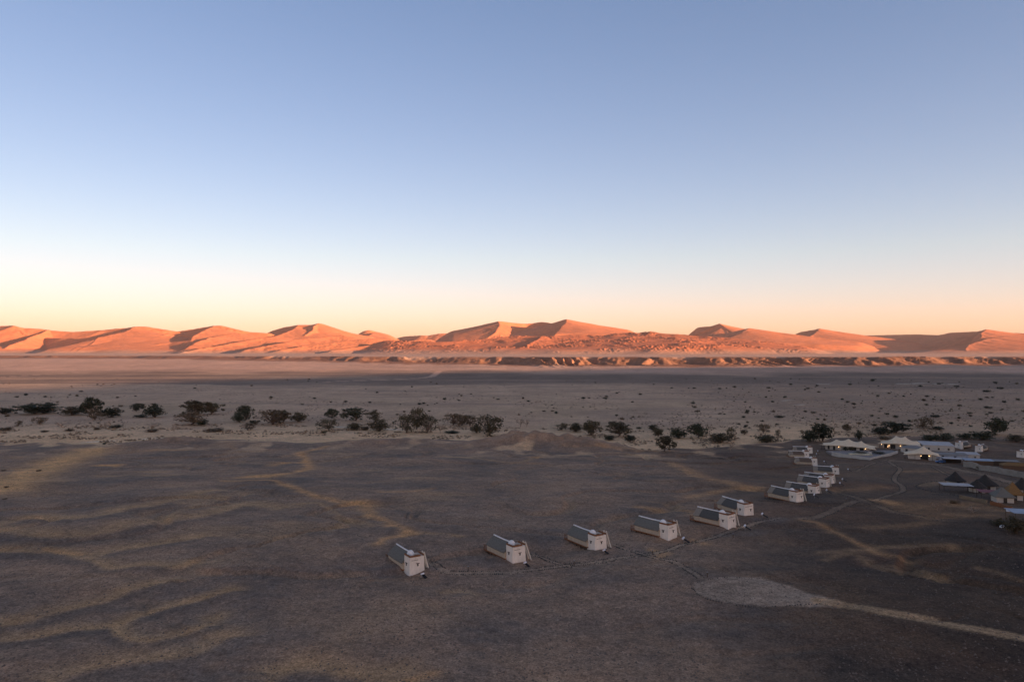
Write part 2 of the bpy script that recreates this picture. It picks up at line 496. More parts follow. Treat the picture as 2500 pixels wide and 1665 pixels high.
    wheel = .10 * np.sin(np.clip(dd, 0, 4) * 3.1)[:, None]
    col[k] = col[k] * (1 - f) + np.array((.37, .265, .180)) * (1 + wheel + (.24 * n2[k] + .08 * n3[k])[:, None]) * f
    dl = wline([(2000, 1467), (2080, 1479), (2150, 1491), (2250, 1510), (2350, 1530), (2500, 1557), (2620, 1580)], 5)
    dd = polyline_dist(x[k], y[k], dl) + .12 * n3[k]
    f = ((1 - ss(1.25, 1.75, dd)) * (.78 + .22 * ss(.25, .5, dd) * (1 - ss(.9, 1.1, dd))))[:, None] * .92
    col[k] = col[k] * (1 - f) + np.array((.45, .285, .150)) * (1 + (.16 * n2[k] + .08 * n3[k])[:, None]) * f
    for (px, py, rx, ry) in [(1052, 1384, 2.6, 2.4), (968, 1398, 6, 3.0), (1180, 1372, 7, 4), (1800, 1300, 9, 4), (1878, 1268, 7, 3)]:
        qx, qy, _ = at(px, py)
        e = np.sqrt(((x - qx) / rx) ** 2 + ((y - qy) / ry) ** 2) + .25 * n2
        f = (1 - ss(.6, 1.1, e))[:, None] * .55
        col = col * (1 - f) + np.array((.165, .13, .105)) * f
    for mx, my, h, rx, ry in MOUNDS:
        e = np.sqrt(((x - mx) / rx) ** 2 + ((y - my) / ry) ** 2) + .3 * n2
        f = (1 - ss(.7, 1.35, e))[:, None] * (.85 if h > 2.8 else .4)
        mcol = C_GRAVEL * (.95 + .35 * n2)[:, None]
        MOUND_F.append((f, mcol))
    # river sand, plain, dark gravel band, pink fans, rock of the escarpment, plateau
    ed = y - edge_y(x) - 8 * pn(x / 18, y / 60, 5)
    rs = (np.maximum(ss(-5, 7, ed + 5 * n2), .8 * ss(.05, .30, fbm(x / 24, y / 30, 91, 3)) * ss(-75, -8, ed)) * (1 - .55 * ss(190, 330, x)))[:, None]
    riv = C_RIVER * (1 + .22 * n2 + .1 * n1)[:, None]
    rsoft = (np.clip(.5 + 1.2 * fbm(x / 70, y / 40, 55, 3), 0, 1) * (1 - ss(25, 110, ed)))[:, None]
    riv = riv * (1 - .3 * rsoft) + C_ORANGE * .3 * rsoft
    pl = C_PLAIN * (1 + .18 * fbm(x / 60, y / 120, 57, 4) + .10 * fbm(x / 12, y / 20, 59, 3))[:, None]
    stre = ss(.12, .34, fbm(x / 260, y / 60, 61, 3))[:, None] * .5
    pl = pl * (1 - stre) + C_DKPLAIN * 1.35 * stre
    veg = (np.clip(.3 + 1.5 * fbm(x / 110, y / 170, 62, 3), 0, 1) * ss(1150, 600, y))[:, None] * .45
    pl = pl * (1 - veg) + np.array((.45, .295, .15)) * veg
    tpl = ss(60, 170, ed)[:, None]
    far = riv * (1 - tpl) + pl * tpl
    col = col * (1 - rs) + far * rs
    for f, mcol in MOUND_F:
        col = col * (1 - f) + mcol * f
    yy = y + 170 * fbm(x / 620, y / 420, 63, 3) + 35 * fbm(x / 90, y / 160, 64, 2) + .045 * x
    dk = (ss(1180, 1250, yy + 30 * n1) * (1 - ss(1620, 1820, yy + 160 * fbm(x / 420, y / 300, 65, 3))))[:, None]
    dk = dk * (.45 + .55 * ss(-.35, .05, fbm(x / 900, y / 110, 68, 3)))[:, None]
    col = col * (1 - dk) + C_DKPLAIN * (1 + .25 * fbm(x / 90, y / 200, 66, 3))[:, None] * dk
    pk = ss(1620, 1820, yy + 160 * fbm(x / 420, y / 300, 65, 3))[:, None]
    pkc = C_PINK * (1 + .22 * fbm(x / 160, y / 240, 67, 4))[:, None]
    dk2 = ss(.15, .4, fbm(x / 600, y / 160, 69, 3))[:, None] * .5
    pkc = pkc * (1 - dk2) + C_DKPLAIN * 1.4 * dk2
    col = col * (1 - pk) + pkc * pk
    ys = scarp_y(x)
    rk = (ss(ys - 190, ys - 110, y + 60 * fbm(x / 60, y / 80, 71, 2)) * (1 - ss(ys + 10, ys + 50, y)))[:, None]
    rc = C_ROCK * (1 + .5 * fbm(x / 40, y / 40, 73, 4))[:, None]
    col = col * (1 - rk) + rc * rk
    pt = ss(ys - 10, ys + 40, y)[:, None]
    col = col * (1 - pt) + C_PLATEAU * (1 + .06 * fbm(x / 500, y / 300, 75, 3))[:, None] * pt
    # the faint road over the dark plain, the white pan edge by the river, pale pans on the far right
    def line(pts, w, cc, s, brk=0.0):
        nonlocal col
        L = wline(pts, 6)
        P = np.array(L)
        m = (y > P[:, 1].min() - 6 * w) & (y < P[:, 1].max() + 6 * w) & (np.abs(x) < 2600)
        k = np.nonzero(m)[0]
        d = polyline_dist(x[k], y[k], L)
        f = s * (1 - ss(w * .6, w * 1.2, d))
        if brk:
            f = f * ss(-brk, .2, fbm(x[k] / 14, y[k] / 14, 77, 2))
        col[k] = col[k] * (1 - f[:, None]) + cc * f[:, None]
    line([(1072, 906), (1062, 914), (1050, 920), (1000, 925), (900, 928), (800, 932)], 9, C_PINK * 1.1, .8)
    line([(190, 1081), (250, 1077), (330, 1073), (395, 1069)], 1.8, C_PALE * 1.25, .95, .35)
    line([(2200, 937), (2260, 936), (2330, 938)], 9, C_PALE, .8)
    line([(2000, 938), (2020, 938)], 5, C_PALE, .6)
    line([(1910, 978), (1930, 977)], 4, C_PALE, .6); line([(1945, 989), (1960, 988)], 4, C_PALE, .5)
    line([(820, 1042), (850, 1043)], 3.0, C_PALE, .8); line([(940, 1048), (985, 1049)], 2.4, C_PALE, .8); line([(692, 1036), (720, 1037)], 2, C_PALE, .7)
    line([(0, 921), (100, 914), (200, 908)], 9, C_PINK, .5)
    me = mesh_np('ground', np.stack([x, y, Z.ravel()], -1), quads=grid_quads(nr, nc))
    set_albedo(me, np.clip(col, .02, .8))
    m = land_mat('gravel_and_sand', [(.035, .86, 1.14, 4), (.30, .80, 1.20, 5), (1.1, .66, 1.34, 5), (3.2, .55, 1.45, 3)], .14)
    o = link('ground', me, m=m)
    tag(o, kind='structure')

build_ground()

# ------------------------------------------------------------------ dunes
def px_ridge(pts):
    """(pixel x, pixel y, distance) -> crest points"""
    return [np.array(at_dist(px, py, D)) for px, py, D in pts]

def R(scale, ox, l):
    return [(ox + x / scale, 760 + y / scale, D) for x, y, D in l]
def A5(l): return R(2.7706, 0, l)
def A6(l): return R(2.7706, 800, l)
def A7(l): return R(2.6167, 1600, l)

def dune(px0, px1, d0, d1, ridges, seed, hum=0.0, warp=1.0, cols=None, res=(1.9, 11.0), apron=0.0, zb=21.0, colour=(.71, .252, .112), pale=(.56, .32, .20), grass=0.0):
    npx = int((px1 - px0) / res[0]); nd = int((d1 - d0) / res[1])
    P, D = np.meshgrid(np.linspace(px0, px1, npx), np.linspace(d0, d1, nd))
    X = (P - 1250) / F * D; Y = D.copy()
    wx = X + warp * (55 * fbm(X / 420, Y / 420, seed, 3) + 9 * fbm(X / 90, Y / 90, seed + 3, 2))
    wy = Y + warp * (70 * fbm(X / 380, Y / 460, seed + 1, 3) + 9 * fbm(X / 90, Y / 90, seed + 4, 2))
    fx, fy = wx.ravel(), wy.ravel()
    H = np.zeros(X.size)
    for pts, kl, kr in ridges:
        c = smooth_line(px_ridge(pts), 2)
        for a, b in zip(c[:-1], c[1:]):
            vx, vy = b[0] - a[0], b[1] - a[1]
            reach = 2.1 * max(a[2] - zb, b[2] - zb, 1) / min(kl, kr) + 1
            ii = np.nonzero((fx > min(a[0], b[0]) - reach) & (fx < max(a[0], b[0]) + reach) & (fy > min(a[1], b[1]) - reach) & (fy < max(a[1], b[1]) + reach))[0]
            wx, wy = fx[ii], fy[ii]
            L = vx * vx + vy * vy + 1e-9
            t = np.clip(((wx - a[0]) * vx + (wy - a[1]) * vy) / L, 0, 1)
            dx = wx - a[0] - t * vx; dyy = wy - a[1] - t * vy
            d = np.sqrt(dx * dx + dyy * dyy)
            side = vx * dyy - vy * dx                     # >0: left of travel
            k = np.where(side > 0, kl, kr)
            rel = np.maximum(a[2] + t * (b[2] - a[2]) - zb, 1.0)
            u = d * k / rel
            H[ii] = np.maximum(H[ii], rel * np.clip(1 - u / 2.1, 0, 1) ** 1.9)
    H = H.reshape(X.shape) * ss(d0, d0 + 260, D + 60 * fbm(X / 300, Y / 300, seed + 20, 2)) * ss(px0, px0 + 110, P) * ss(px1, px1 - 110, P)
    amp = np.clip(H / 25, 0, 1)
    H = H + amp * (2.2 * fbm(X / 130, Y / 130, seed + 7, 3))
    if hum:
        hm = fbm(X / 24, Y / 38, seed + 9, 2)
        H = H + hum * amp * (1.5 * np.abs(fbm(X / 120, Y / 190, seed + 11, 2)) + np.abs(hm) * 1.0 + .5 * np.maximum(0, pn(X / 13, Y / 16, seed + 10))) * ss(-.25, .25, fbm(X / 260, Y / 260, seed + 12, 2))
    H = H - 1.6
    Z = zb + H
    q = grid_quads(nd, npx)
    keep = (H.ravel()[q] > -1.55).any(1)
    q = q[keep]
    used = np.unique(q)
    re = np.full(X.size, -1); re[used] = np.arange(len(used))
    co = np.stack([X.ravel(), Y.ravel(), Z.ravel()], -1)[used]
    h = H.ravel()[used]; x = co[:, 0]; y = co[:, 1]
    f = (1 - ss(2, 26 + apron, h + 8 * fbm(x / 160, y / 160, seed + 14, 3)))[:, None]
    col = np.array(colour) * (1 + .10 * fbm(x / 240, y / 240, seed + 15, 3))[:, None]
    col = col * (1 - f) + np.array(pale) * f
    if grass:
        gm = np.clip(.1 + 2.2 * fbm(x / 22, y / 30, seed + 16, 3), 0, 1) * ss(-.3, .2, fbm(x / 260, y / 260, seed + 12, 2)) * ss(4, 14, h)
        gm = (grass * gm)[:, None]
        col = col * (1 - gm) + np.array((.20, .105, .06)) * gm
    me = mesh_np('sand_dune', co, quads=re[q])
    set_albedo(me, np.clip(col, .02, .8))
    o = link('sand_dune', me, m=DUNE_M)
    tag(o, kind='structure')
    return o

DUNE_M = land_mat('dune_sand', [(.02, .88, 1.12, 4), (.06, .86, 1.14, 3)], 0)

# left-hand dunes: smooth, with long slip faces turned away from the sun
# (a crest listed left to right has the viewer's side on its right; a spur listed towards the viewer has its
#  left flank in the picture on its right, which is the steep lee side)
dune(-520, 760, 3900, 6600, [
    (A5([(-900, 112, 5600), (-400, 120, 5500), (0, 100, 5400), (90, 95, 5300), (165, 112, 5300), (270, 117, 5300), (350, 130, 5300), (480, 137, 5300), (620, 130, 5300), (770, 118, 5300), (920, 103, 5300),
         (990, 103, 5300), (1100, 120, 5300), (1200, 137, 5300)]), .40, .50),
    (A5([(920, 103, 5300), (840, 135, 5000), (720, 163, 4750), (650, 178, 4600), (610, 205, 4420), (585, 232, 4250), (540, 262, 4080)]), .20, .95),
    (A5([(650, 178, 4620), (520, 184, 4800), (380, 180, 5000), (280, 176, 5200)]), .8, .75),
    (A5([(330, 122, 5300), (230, 160, 5050), (140, 200, 4700), (40, 240, 4350)]), .55, .60),
    (A5([(1200, 137, 5400), (1330, 115, 5400), (1440, 97, 5400), (1500, 96, 5400), (1600, 118, 5400), (1690, 138, 5400), (1900, 150, 5400)]), .34, .50),
    (A5([(1440, 97, 5400), (1390, 128, 5100), (1320, 165, 4800), (1290, 205, 4550), (1240, 240, 4350)]), .24, .95),
    (A5([(1300, 195, 4600), (1180, 205, 4600), (1010, 228, 4400), (930, 262, 4150)]), .30, .9),
    (A5([(1120, 150, 5100), (1000, 190, 4800), (880, 225, 4500), (760, 262, 4200)]), .28, .8),
    (A5([(-500, 180, 4600), (-300, 190, 4500), (-150, 230, 4250)]), .2, .4),
], 101, hum=1.6, warp=.7)
# dune strips between the left dunes and the centre, hummocky
dune(330, 1160, 3500, 6500, [
    (A5([(1640, 148, 5300), (1560, 155, 5000), (1400, 182, 4600), (1300, 215, 4300)]), .26, .95),
    (A5([(1880, 165, 5000), (1780, 178, 4700), (1560, 213, 4350), (1440, 236, 4150), (1230, 272, 3850)]), .26, .95),
    (A5([(2320, 162, 4900), (2080, 183, 4550), (1920, 210, 4250), (1800, 234, 4050), (1650, 262, 3850)]), .26, .95),
    (A5([(2600, 178, 4700), (2350, 200, 4400), (2120, 224, 4150), (1900, 258, 3900)]), .26, .95),
    (A5([(2900, 185, 4800), (2700, 205, 4500), (2500, 228, 4200), (2250, 262, 3850)]), .26, .95),
], 131, hum=3.5, grass=.4, warp=.6)
# peak left of the centre
dune(560, 1010, 4800, 7200, [
    (A5([(1690, 150, 6200), (1800, 142, 6100), (1900, 110, 6000), (2020, 92, 6000), (2110, 90, 6000), (2150, 80, 6000), (2190, 88, 6050), (2260, 112, 6100), (2330, 134, 6200), (2450, 160, 6300), (2600, 185, 6400)]), .40, .40),
    (A5([(2150, 80, 6000), (2120, 105, 5850), (2110, 130, 5700), (2060, 160, 5450)]), .50, .5),
    (A5([(2020, 92, 6000), (1960, 130, 5650), (1880, 165, 5300)]), .22, .7),
], 151, hum=1.2, warp=.6)
# small far peak
dune(800, 1050, 7200, 9200, [
    (A6([(60, 140, 8200), (110, 130, 8200), (190, 115, 8200), (270, 122, 8200), (350, 145, 8300), (430, 165, 8400), (500, 180, 8400)]), .45, .55),
    (A6([(330, 138, 8250), (290, 152, 7900), (240, 175, 7600)]), .25, .8),
], 161, warp=.6)
# far low ridges on the skyline
dune(880, 1200, 8200, 9800, [
    (A6([(300, 180, 9300), (480, 172, 9200), (640, 162, 9000), (680, 165, 9000), (760, 150, 9000), (850, 150, 9000), (1000, 165, 9000)]), .5, .45),
], 163, warp=.5)
# the high central dune
dune(1000, 1640, 4900, 7600, [
    (A6([(700, 175, 6500), (820, 153, 6400), (930, 120, 6300), (1000, 105, 6250), (1080, 85, 6200), (1150, 67, 6200), (1200, 70, 6250), (1260, 77, 6320), (1340, 83, 6400), (1400, 78, 6420), (1450, 71, 6400), (1490, 75, 6320), (1540, 83, 6200),
         (1600, 58, 6050), (1620, 53, 6000)]), .45, .62),
    (A6([(1600, 58, 6050), (1620, 53, 6000), (1680, 68, 6050), (1740, 85, 6100), (1800, 105, 6200), (1860, 128, 6300), (1930, 150, 6400), (2050, 180, 6500)]), .45, .32),
    (A6([(1620, 53, 6000), (1600, 80, 5750), (1606, 102, 5600), (1565, 138, 5350), (1545, 168, 5150)]), .22, .95),
    (A6([(1150, 67, 6200), (1160, 95, 5900), (1150, 130, 5600), (1100, 165, 5350)]), .45, .26),
    (A6([(1040, 97, 6220), (1000, 130, 5850), (960, 165, 5500)]), .20, .45),
], 171, warp=.4, hum=1.2)
# the hummocky belt in front of it
dune(840, 2060, 3250, 5600, [
    (A6([(100, 200, 4400), (400, 198, 4300), (640, 206, 4200), (900, 200, 4200), (1060, 192, 4300), (1280, 166, 4500), (1440, 170, 4400), (1570, 161, 4500), (1750, 163, 4500), (1900, 160, 4500), (2000, 150, 4500), (2180, 144, 4500), (2355, 154, 4400),
         (2520, 168, 4300), (2720, 178, 4200), (2850, 205, 4000)]), .34, .16),
    (A6([(1420, 166, 4500), (1430, 178, 4250), (1380, 200, 4050), (1330, 225, 3850)]), .20, .85),
    (A6([(1160, 172, 4550), (1060, 190, 4300), (860, 200, 4150), (640, 212, 4050)]), .20, .7),
    (A6([(640, 230, 3900), (900, 232, 3800), (1150, 240, 3700), (1350, 245, 3650)]), .25, .16),
    (A6([(1800, 196, 4100), (2000, 190, 4050), (2200, 186, 4000), (2350, 190, 3950), (2480, 205, 3850)]), .3, .12),
    (A6([(2080, 195, 4050), (2120, 230, 3700), (2080, 262, 3450)]), .16, .4),
    (A6([(2420, 195, 3950), (2520, 235, 3650), (2640, 262, 3450)]), .16, .3),
    (A6([(0, 235, 4100), (250, 240, 3950), (500, 245, 3850)]), .25, .16),
], 181, hum=6.5, warp=.8, apron=10, grass=.6, res=(1.6, 8.5), colour=(.64, .212, .094))
# right-hand peaks
dune(1600, 2200, 4500, 7400, [
    (A7([(60, 170, 6600), (180, 150, 6500), (270, 102, 6400), (350, 95, 6300), (410, 77, 6200), (450, 88, 6250), (510, 110, 6300), (600, 140, 6400)]), .45, .60),
    (A7([(410, 77, 6200), (430, 100, 6050), (395, 118, 5950), (380, 140, 5800), (330, 165, 5600)]), .25, .95),
    (A7([(280, 100, 6380), (300, 118, 6250), (290, 140, 6150), (300, 158, 6000)]), .4, .5),
    (A7([(480, 148, 5900), (560, 128, 5700), (605, 106, 5600)]), .5, .85),
    (A7([(605, 106, 5600), (650, 120, 5600), (720, 140, 5600), (800, 155, 5600), (940, 182, 5500), (1100, 215, 5400)]), .45, .26),
    (A7([(605, 106, 5600), (562, 128, 5430), (555, 148, 5300), (522, 174, 5080)]), .20, .95),
    (A7([(775, 165, 5400), (765, 180, 5250), (800, 192, 5100)]), .3, .7),
], 191, warp=.35, hum=.4)
dune(1850, 2330, 4500, 8000, [
    (A7([(700, 150, 7300), (800, 150, 7100), (900, 135, 6800), (980, 122, 6500), (1050, 109, 6200)]), .5, .75),
    (A7([(1050, 109, 6200), (1080, 122, 6200), (1140, 137, 6200), (1200, 150, 6200), (1300, 180, 6200), (1400, 205, 6200), (1530, 226, 6200)]), .5, .34),
    (A7([(1050, 109, 6200), (1030, 133, 6000), (990, 158, 5800), (945, 184, 5550)]), .22, .95),
    (A7([(1300, 182, 6000), (1290, 190, 5600), (1225, 214, 5250)]), .25, .9),
    (A7([(1030, 203, 5300), (1035, 215, 5150), (1010, 235, 4900)]), .25, .9),
], 201, warp=.35, hum=.3)
# far right: one long crest running away from the viewer, its whole left flank in shade
dune(1960, 2900, 3700, 10500, [
    (A7([(1100, 160, 9900), (1220, 156, 9500), (1450, 151, 8600), (1680, 146, 7600), (1800, 152, 6900), (1890, 135, 6300), (2050, 128, 5700), (2115, 114, 5300)]), .30, .60),
    (A7([(2115, 114, 5300), (2160, 130, 5350), (2230, 140, 5400), (2300, 137, 5400), (2420, 140, 5300), (2600, 120, 5200), (2900, 130, 5200), (3300, 150, 5200)]), .40, .32),
    (A7([(2115, 114, 5300), (2085, 145, 5050), (2062, 178, 4850)]), .22, .90),
    (A7([(2420, 145, 5100), (2310, 150, 4950), (2180, 163, 4750), (2080, 184, 4550), (2005, 210, 4350), (1990, 246, 4050)]), .15, .85),
], 211, warp=.35, hum=.2, res=(1.9, 14.0))

# ------------------------------------------------------------------ the mountain behind the viewer whose shadow lies over the camp
def build_mountain():
    T = math.tan(SUN_EL)
    S0, ST = -2600.0, 1250.0
    w = np.linspace(-3200, 3500, 240); s = np.linspace(-1500, 1500, 110)
    Wg, Sg = np.meshgrid(w, s)
    top = np.maximum((np.interp(Wg, [900, 1500, 1900, 2484, 2900, 3200], [ST, 880, 540, -450, -1400, -2600]) - S0) * T - 18.0, 0)
    prof = top * (1 - ss(-2000, -3150, Wg)) * (1 + .05 * fbm(Wg / 500, Wg * 0 + 1.3, 301, 3))
    H = prof * np.clip(1 - np.abs(Sg) / 1350 - .22 * np.abs(fbm(Wg / 260, Sg / 260, 303, 4)) * ss(0, 250, np.abs(Sg)), 0, 1) ** 1.15
    px_ = SH[0] * (-S0 - Sg) + WH[0] * Wg; py_ = SH[1] * (-S0 - Sg) + WH[1] * Wg
    Z = H - 6 + gz(0, 100) * 0
    me = mesh_np('mountain', np.stack([px_.ravel(), py_.ravel(), Z.ravel()], -1), quads=grid_quads(*Wg.shape))
    o = link('mountain', me, m=mat('mountain_rock', (.26, .17, .12), noise=.02, bump=0))
    tag(o, kind='structure')
build_mountain()

# ------------------------------------------------------------------ mesh builder for built things
class MB:
    def __init__(self):
        self.v = []; self.f = []
    def box(self, x0, x1, y0, y1, z0, z1):
        b = len(self.v)
        self.v += [(x0, y0, z0), (x1, y0, z0), (x1, y1, z0), (x0, y1, z0), (x0, y0, z1), (x1, y0, z1), (x1, y1, z1), (x0, y1, z1)]
        self.f += [(b, b + 3, b + 2, b + 1), (b + 4, b + 5, b + 6, b + 7), (b, b + 1, b + 5, b + 4), (b + 1, b + 2, b + 6, b + 5), (b + 2, b + 3, b + 7, b + 6), (b + 3, b, b + 4, b + 7)]
        return self
    def bar(self, p, q, w, h=None):
        """square bar between two points"""
        h = h or w
        p = np.array(p, float); q = np.array(q, float)
        d = (q - p) / (np.linalg.norm(q - p) + 1e-9)
        up = np.array((0, 0, 1.0)) if abs(d[2]) < .95 else np.array((1.0, 0, 0))
        s = np.cross(d, up); s /= np.linalg.norm(s); u = np.cross(s, d)
        b = len(self.v)
        for e in (p, q):
            for a, c in ((-1, -1), (1, -1), (1, 1), (-1, 1)):
                self.v.append(tuple(e + s * a * w / 2 + u * c * h / 2))
        self.f += [(b, b + 1, b + 2, b + 3), (b + 7, b + 6, b + 5, b + 4)] + [(b + i, b + 4 + i, b + 4 + (i + 1) % 4, b + (i + 1) % 4) for i in range(4)]
        return self
    def tube(self, pts, rs, n=6):
        pts = [np.array(p, float) for p in pts]
        rings = []
        for i, p in enumerate(pts):
            d = pts[min(i + 1, len(pts) - 1)] - pts[max(i - 1, 0)]
            d /= np.linalg.norm(d) + 1e-9
            up = np.array((0, 0, 1.0)) if abs(d[2]) < .9 else np.array((1.0, 0, 0))
            s = np.cross(d, up); s /= np.linalg.norm(s); u = np.cross(s, d)
            b = len(self.v); r = rs[i] if hasattr(rs, '__len__') else rs
            for k in range(n):
                a = 2 * math.pi * k / n
                self.v.append(tuple(p + (s * math.cos(a) + u * math.sin(a)) * r))
            rings.append(b)
        for a, b in zip(rings[:-1], rings[1:]):
            for k in range(n):
                self.f.append((a + k, a + (k + 1) % n, b + (k + 1) % n, b + k))
        self.f.append(tuple(range(rings[0], rings[0] + n))[::-1]); self.f.append(tuple(range(rings[-1], rings[-1] + n)))
        return self
    def loft(self, rings, cap0=True, cap1=True):
        n = len(rings[0]); ids = []
        for r in rings:
            ids.append(len(self.v)); self.v += [tuple(p) for p in r]
        for a, b in zip(ids[:-1], ids[1:]):
            for k in range(n):
                self.f.append((a + k, a + (k + 1) % n, b + (k + 1) % n, b + k))
        if cap0: self.f.append(tuple(range(ids[0], ids[0] + n))[::-1])
        if cap1: self.f.append(tuple(range(ids[-1], ids[-1] + n)))
        return self
    def quad(self, *p):
        b = len(self.v); self.v += [tuple(q) for q in p]; self.f.append(tuple(range(b, b + len(p))))
        return self
    def mesh(self, name, m, smooth=False):
        me = bpy.data.meshes.new(name); me.from_pydata(self.v, [], self.f); me.update()
        if smooth:
            me.polygons.foreach_set('use_smooth', np.ones(len(me.polygons), bool))
        me.materials.append(m)
        return me
    def build(self, name, m, parent=None, smooth=False, loc=None, rz=0.0):
        return link(name, self.mesh(name, m, smooth), parent, None, loc, rz)

def rrect(cx, cy, hx, hy, r, z, n=3):
    out = []
    for sx, sy, a0 in ((1, 1, 0), (-1, 1, 90), (-1, -1, 180), (1, -1, 270)):
        for k in range(n + 1):
            a = math.radians(a0 + 90 * k / n)
            out.append((cx + sx * (hx - r) + r * math.cos(a), cy + sy * (hy - r) + r * math.sin(a), z))
    return out

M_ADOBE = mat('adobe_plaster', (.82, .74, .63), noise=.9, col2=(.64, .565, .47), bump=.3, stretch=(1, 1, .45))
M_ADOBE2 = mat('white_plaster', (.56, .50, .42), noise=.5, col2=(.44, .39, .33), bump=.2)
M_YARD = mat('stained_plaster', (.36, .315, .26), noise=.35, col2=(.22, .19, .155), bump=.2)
M_THATCH = mat('grey_thatch', (.200, .185, .150), noise=3.0, col2=(.12, .11, .09), bump=.6, stretch=(.5, 4, 1))
M_THATCH_DK = mat('dark_thatch', (.055, .046, .038), noise=3.0, col2=(.028, .025, .022), bump=.6)
M_THATCH_BR = mat('brown_thatch', (.165, .115, .080), noise=3.0, col2=(.11, .078, .056), bump=.6, stretch=(.5, 4, 1))
M_THATCH_GOLD = mat('golden_thatch', (.27, .15, .055), noise=4.0, col2=(.15, .085, .035), bump=.6)
M_VERANDA = mat('pale_reed', (.30, .25, .19), noise=4.0, bump=.4)
M_CAP = mat('ridge_cement', (.86, .83, .78), noise=2.0, col2=(.70, .67, .62))
M_WOOD = mat('brown_wood', (.27, .115, .052), noise=5.0, bump=.3, stretch=(1, 1, 4))
M_WOOD_DK = mat('dark_wood', (.095, .062, .042), noise=5.0, bump=.3)
M_CANVAS = mat('tan_canvas', (.50, .42, .31), noise=1.2, col2=(.36, .29, .21))
M_TENT = mat('tent_canvas', (.80, .63, .42), noise=.5, col2=(.70, .54, .355))
M_LADDER = mat('ladder_pole', (.74, .66, .54), noise=3.0)
M_VOID = mat('glass_and_opening_shade', (.018, .016, .015), rough=.35, spec=.5)  # window glass; on doorways, near-black painted in place of the unlit inside
M_PANEL = mat('solar_glass', (.022, .021, .021), rough=.8, spec=.1)
M_TANK = mat('white_tank', (.72, .72, .74), rough=.5)
M_STEEL = mat('grey_steel', (.30, .30, .30), rough=.5, noise=4.0)
M_FLOOR = mat('roof_deck', (.20, .13, .09), noise=3.0)
M_ROOFWHITE = mat('white_sheet_roof', (.52, .48, .45), noise=.4, col2=(.40, .37, .345))
M_ROOFGREY = mat('grey_sheet_roof', (.27, .25, .23), noise=.4, col2=(.20, .19, .175))
M_ROOFBLUE = mat('pale_blue_roof', (.30, .36, .44), noise=.4, rough=.5)
M_STONE = mat('grey_stone', (.10, .082, .068), noise=3.0)
M_MAROON = mat('maroon_cloth', (.27, .10, .105), noise=2.0)
M_POOL = mat('pool_deck', (.56, .49, .33), noise=.8)
M_PAVE = mat('terrace_paving', (.30, .25, .22), noise=.8)
M_CAR = mat('blue_car_paint', (.045, .12, .28), rough=.25, spec=.6)
M_TYRE = mat('black_rubber', (.02, .02, .02))
M_SHED = mat('weathered_boards', (.16, .095, .058), noise=3.0, bump=.3)

def lamp_mat(name, col, st):
    m = bpy.data.materials.new(name); m.use_nodes = True
    b = m.node_tree.nodes['Principled BSDF']
    b.inputs['Base Color'].default_value = (*col, 1)
    b.inputs['Emission Color'].default_value = (*col, 1); b.inputs['Emission Strength'].default_value = st
    return m
M_LAMP = lamp_mat('warm_lamp_glass', (1.0, .58, .26), 4.0)

# ------------------------------------------------------------------ the desert rooms
def lengths_roof(m, x0, x1, zr=3.5, ze=1.78, hw=2.3, th=.14):
    """a slightly bellied thatch slope on both sides of the ridge, closed underneath"""
    prof = []
    for k in range(9):
        t = -1 + k / 4
        a = abs(t)
        z = zr - (zr - ze) * (a ** 1.12) + .12 * math.sin(math.pi * a)
        prof.append((t * hw, z))
    for j, (xa, xb) in enumerate([(x0, x1)]):
        n = 6
        rings = []
        for i in range(n + 1):
            t = i / n
            x = xa + (xb - xa) * t
            sag = -.07 * math.sin(math.pi * t)
            sw = 1 - (.06 if i == 0 else 0)
            rings.append([(x, y * sw, z + sag) for y, z in prof] + [(x, y * sw * .97, z + sag - th) for y, z in reversed(prof)])
        m.loft(rings)

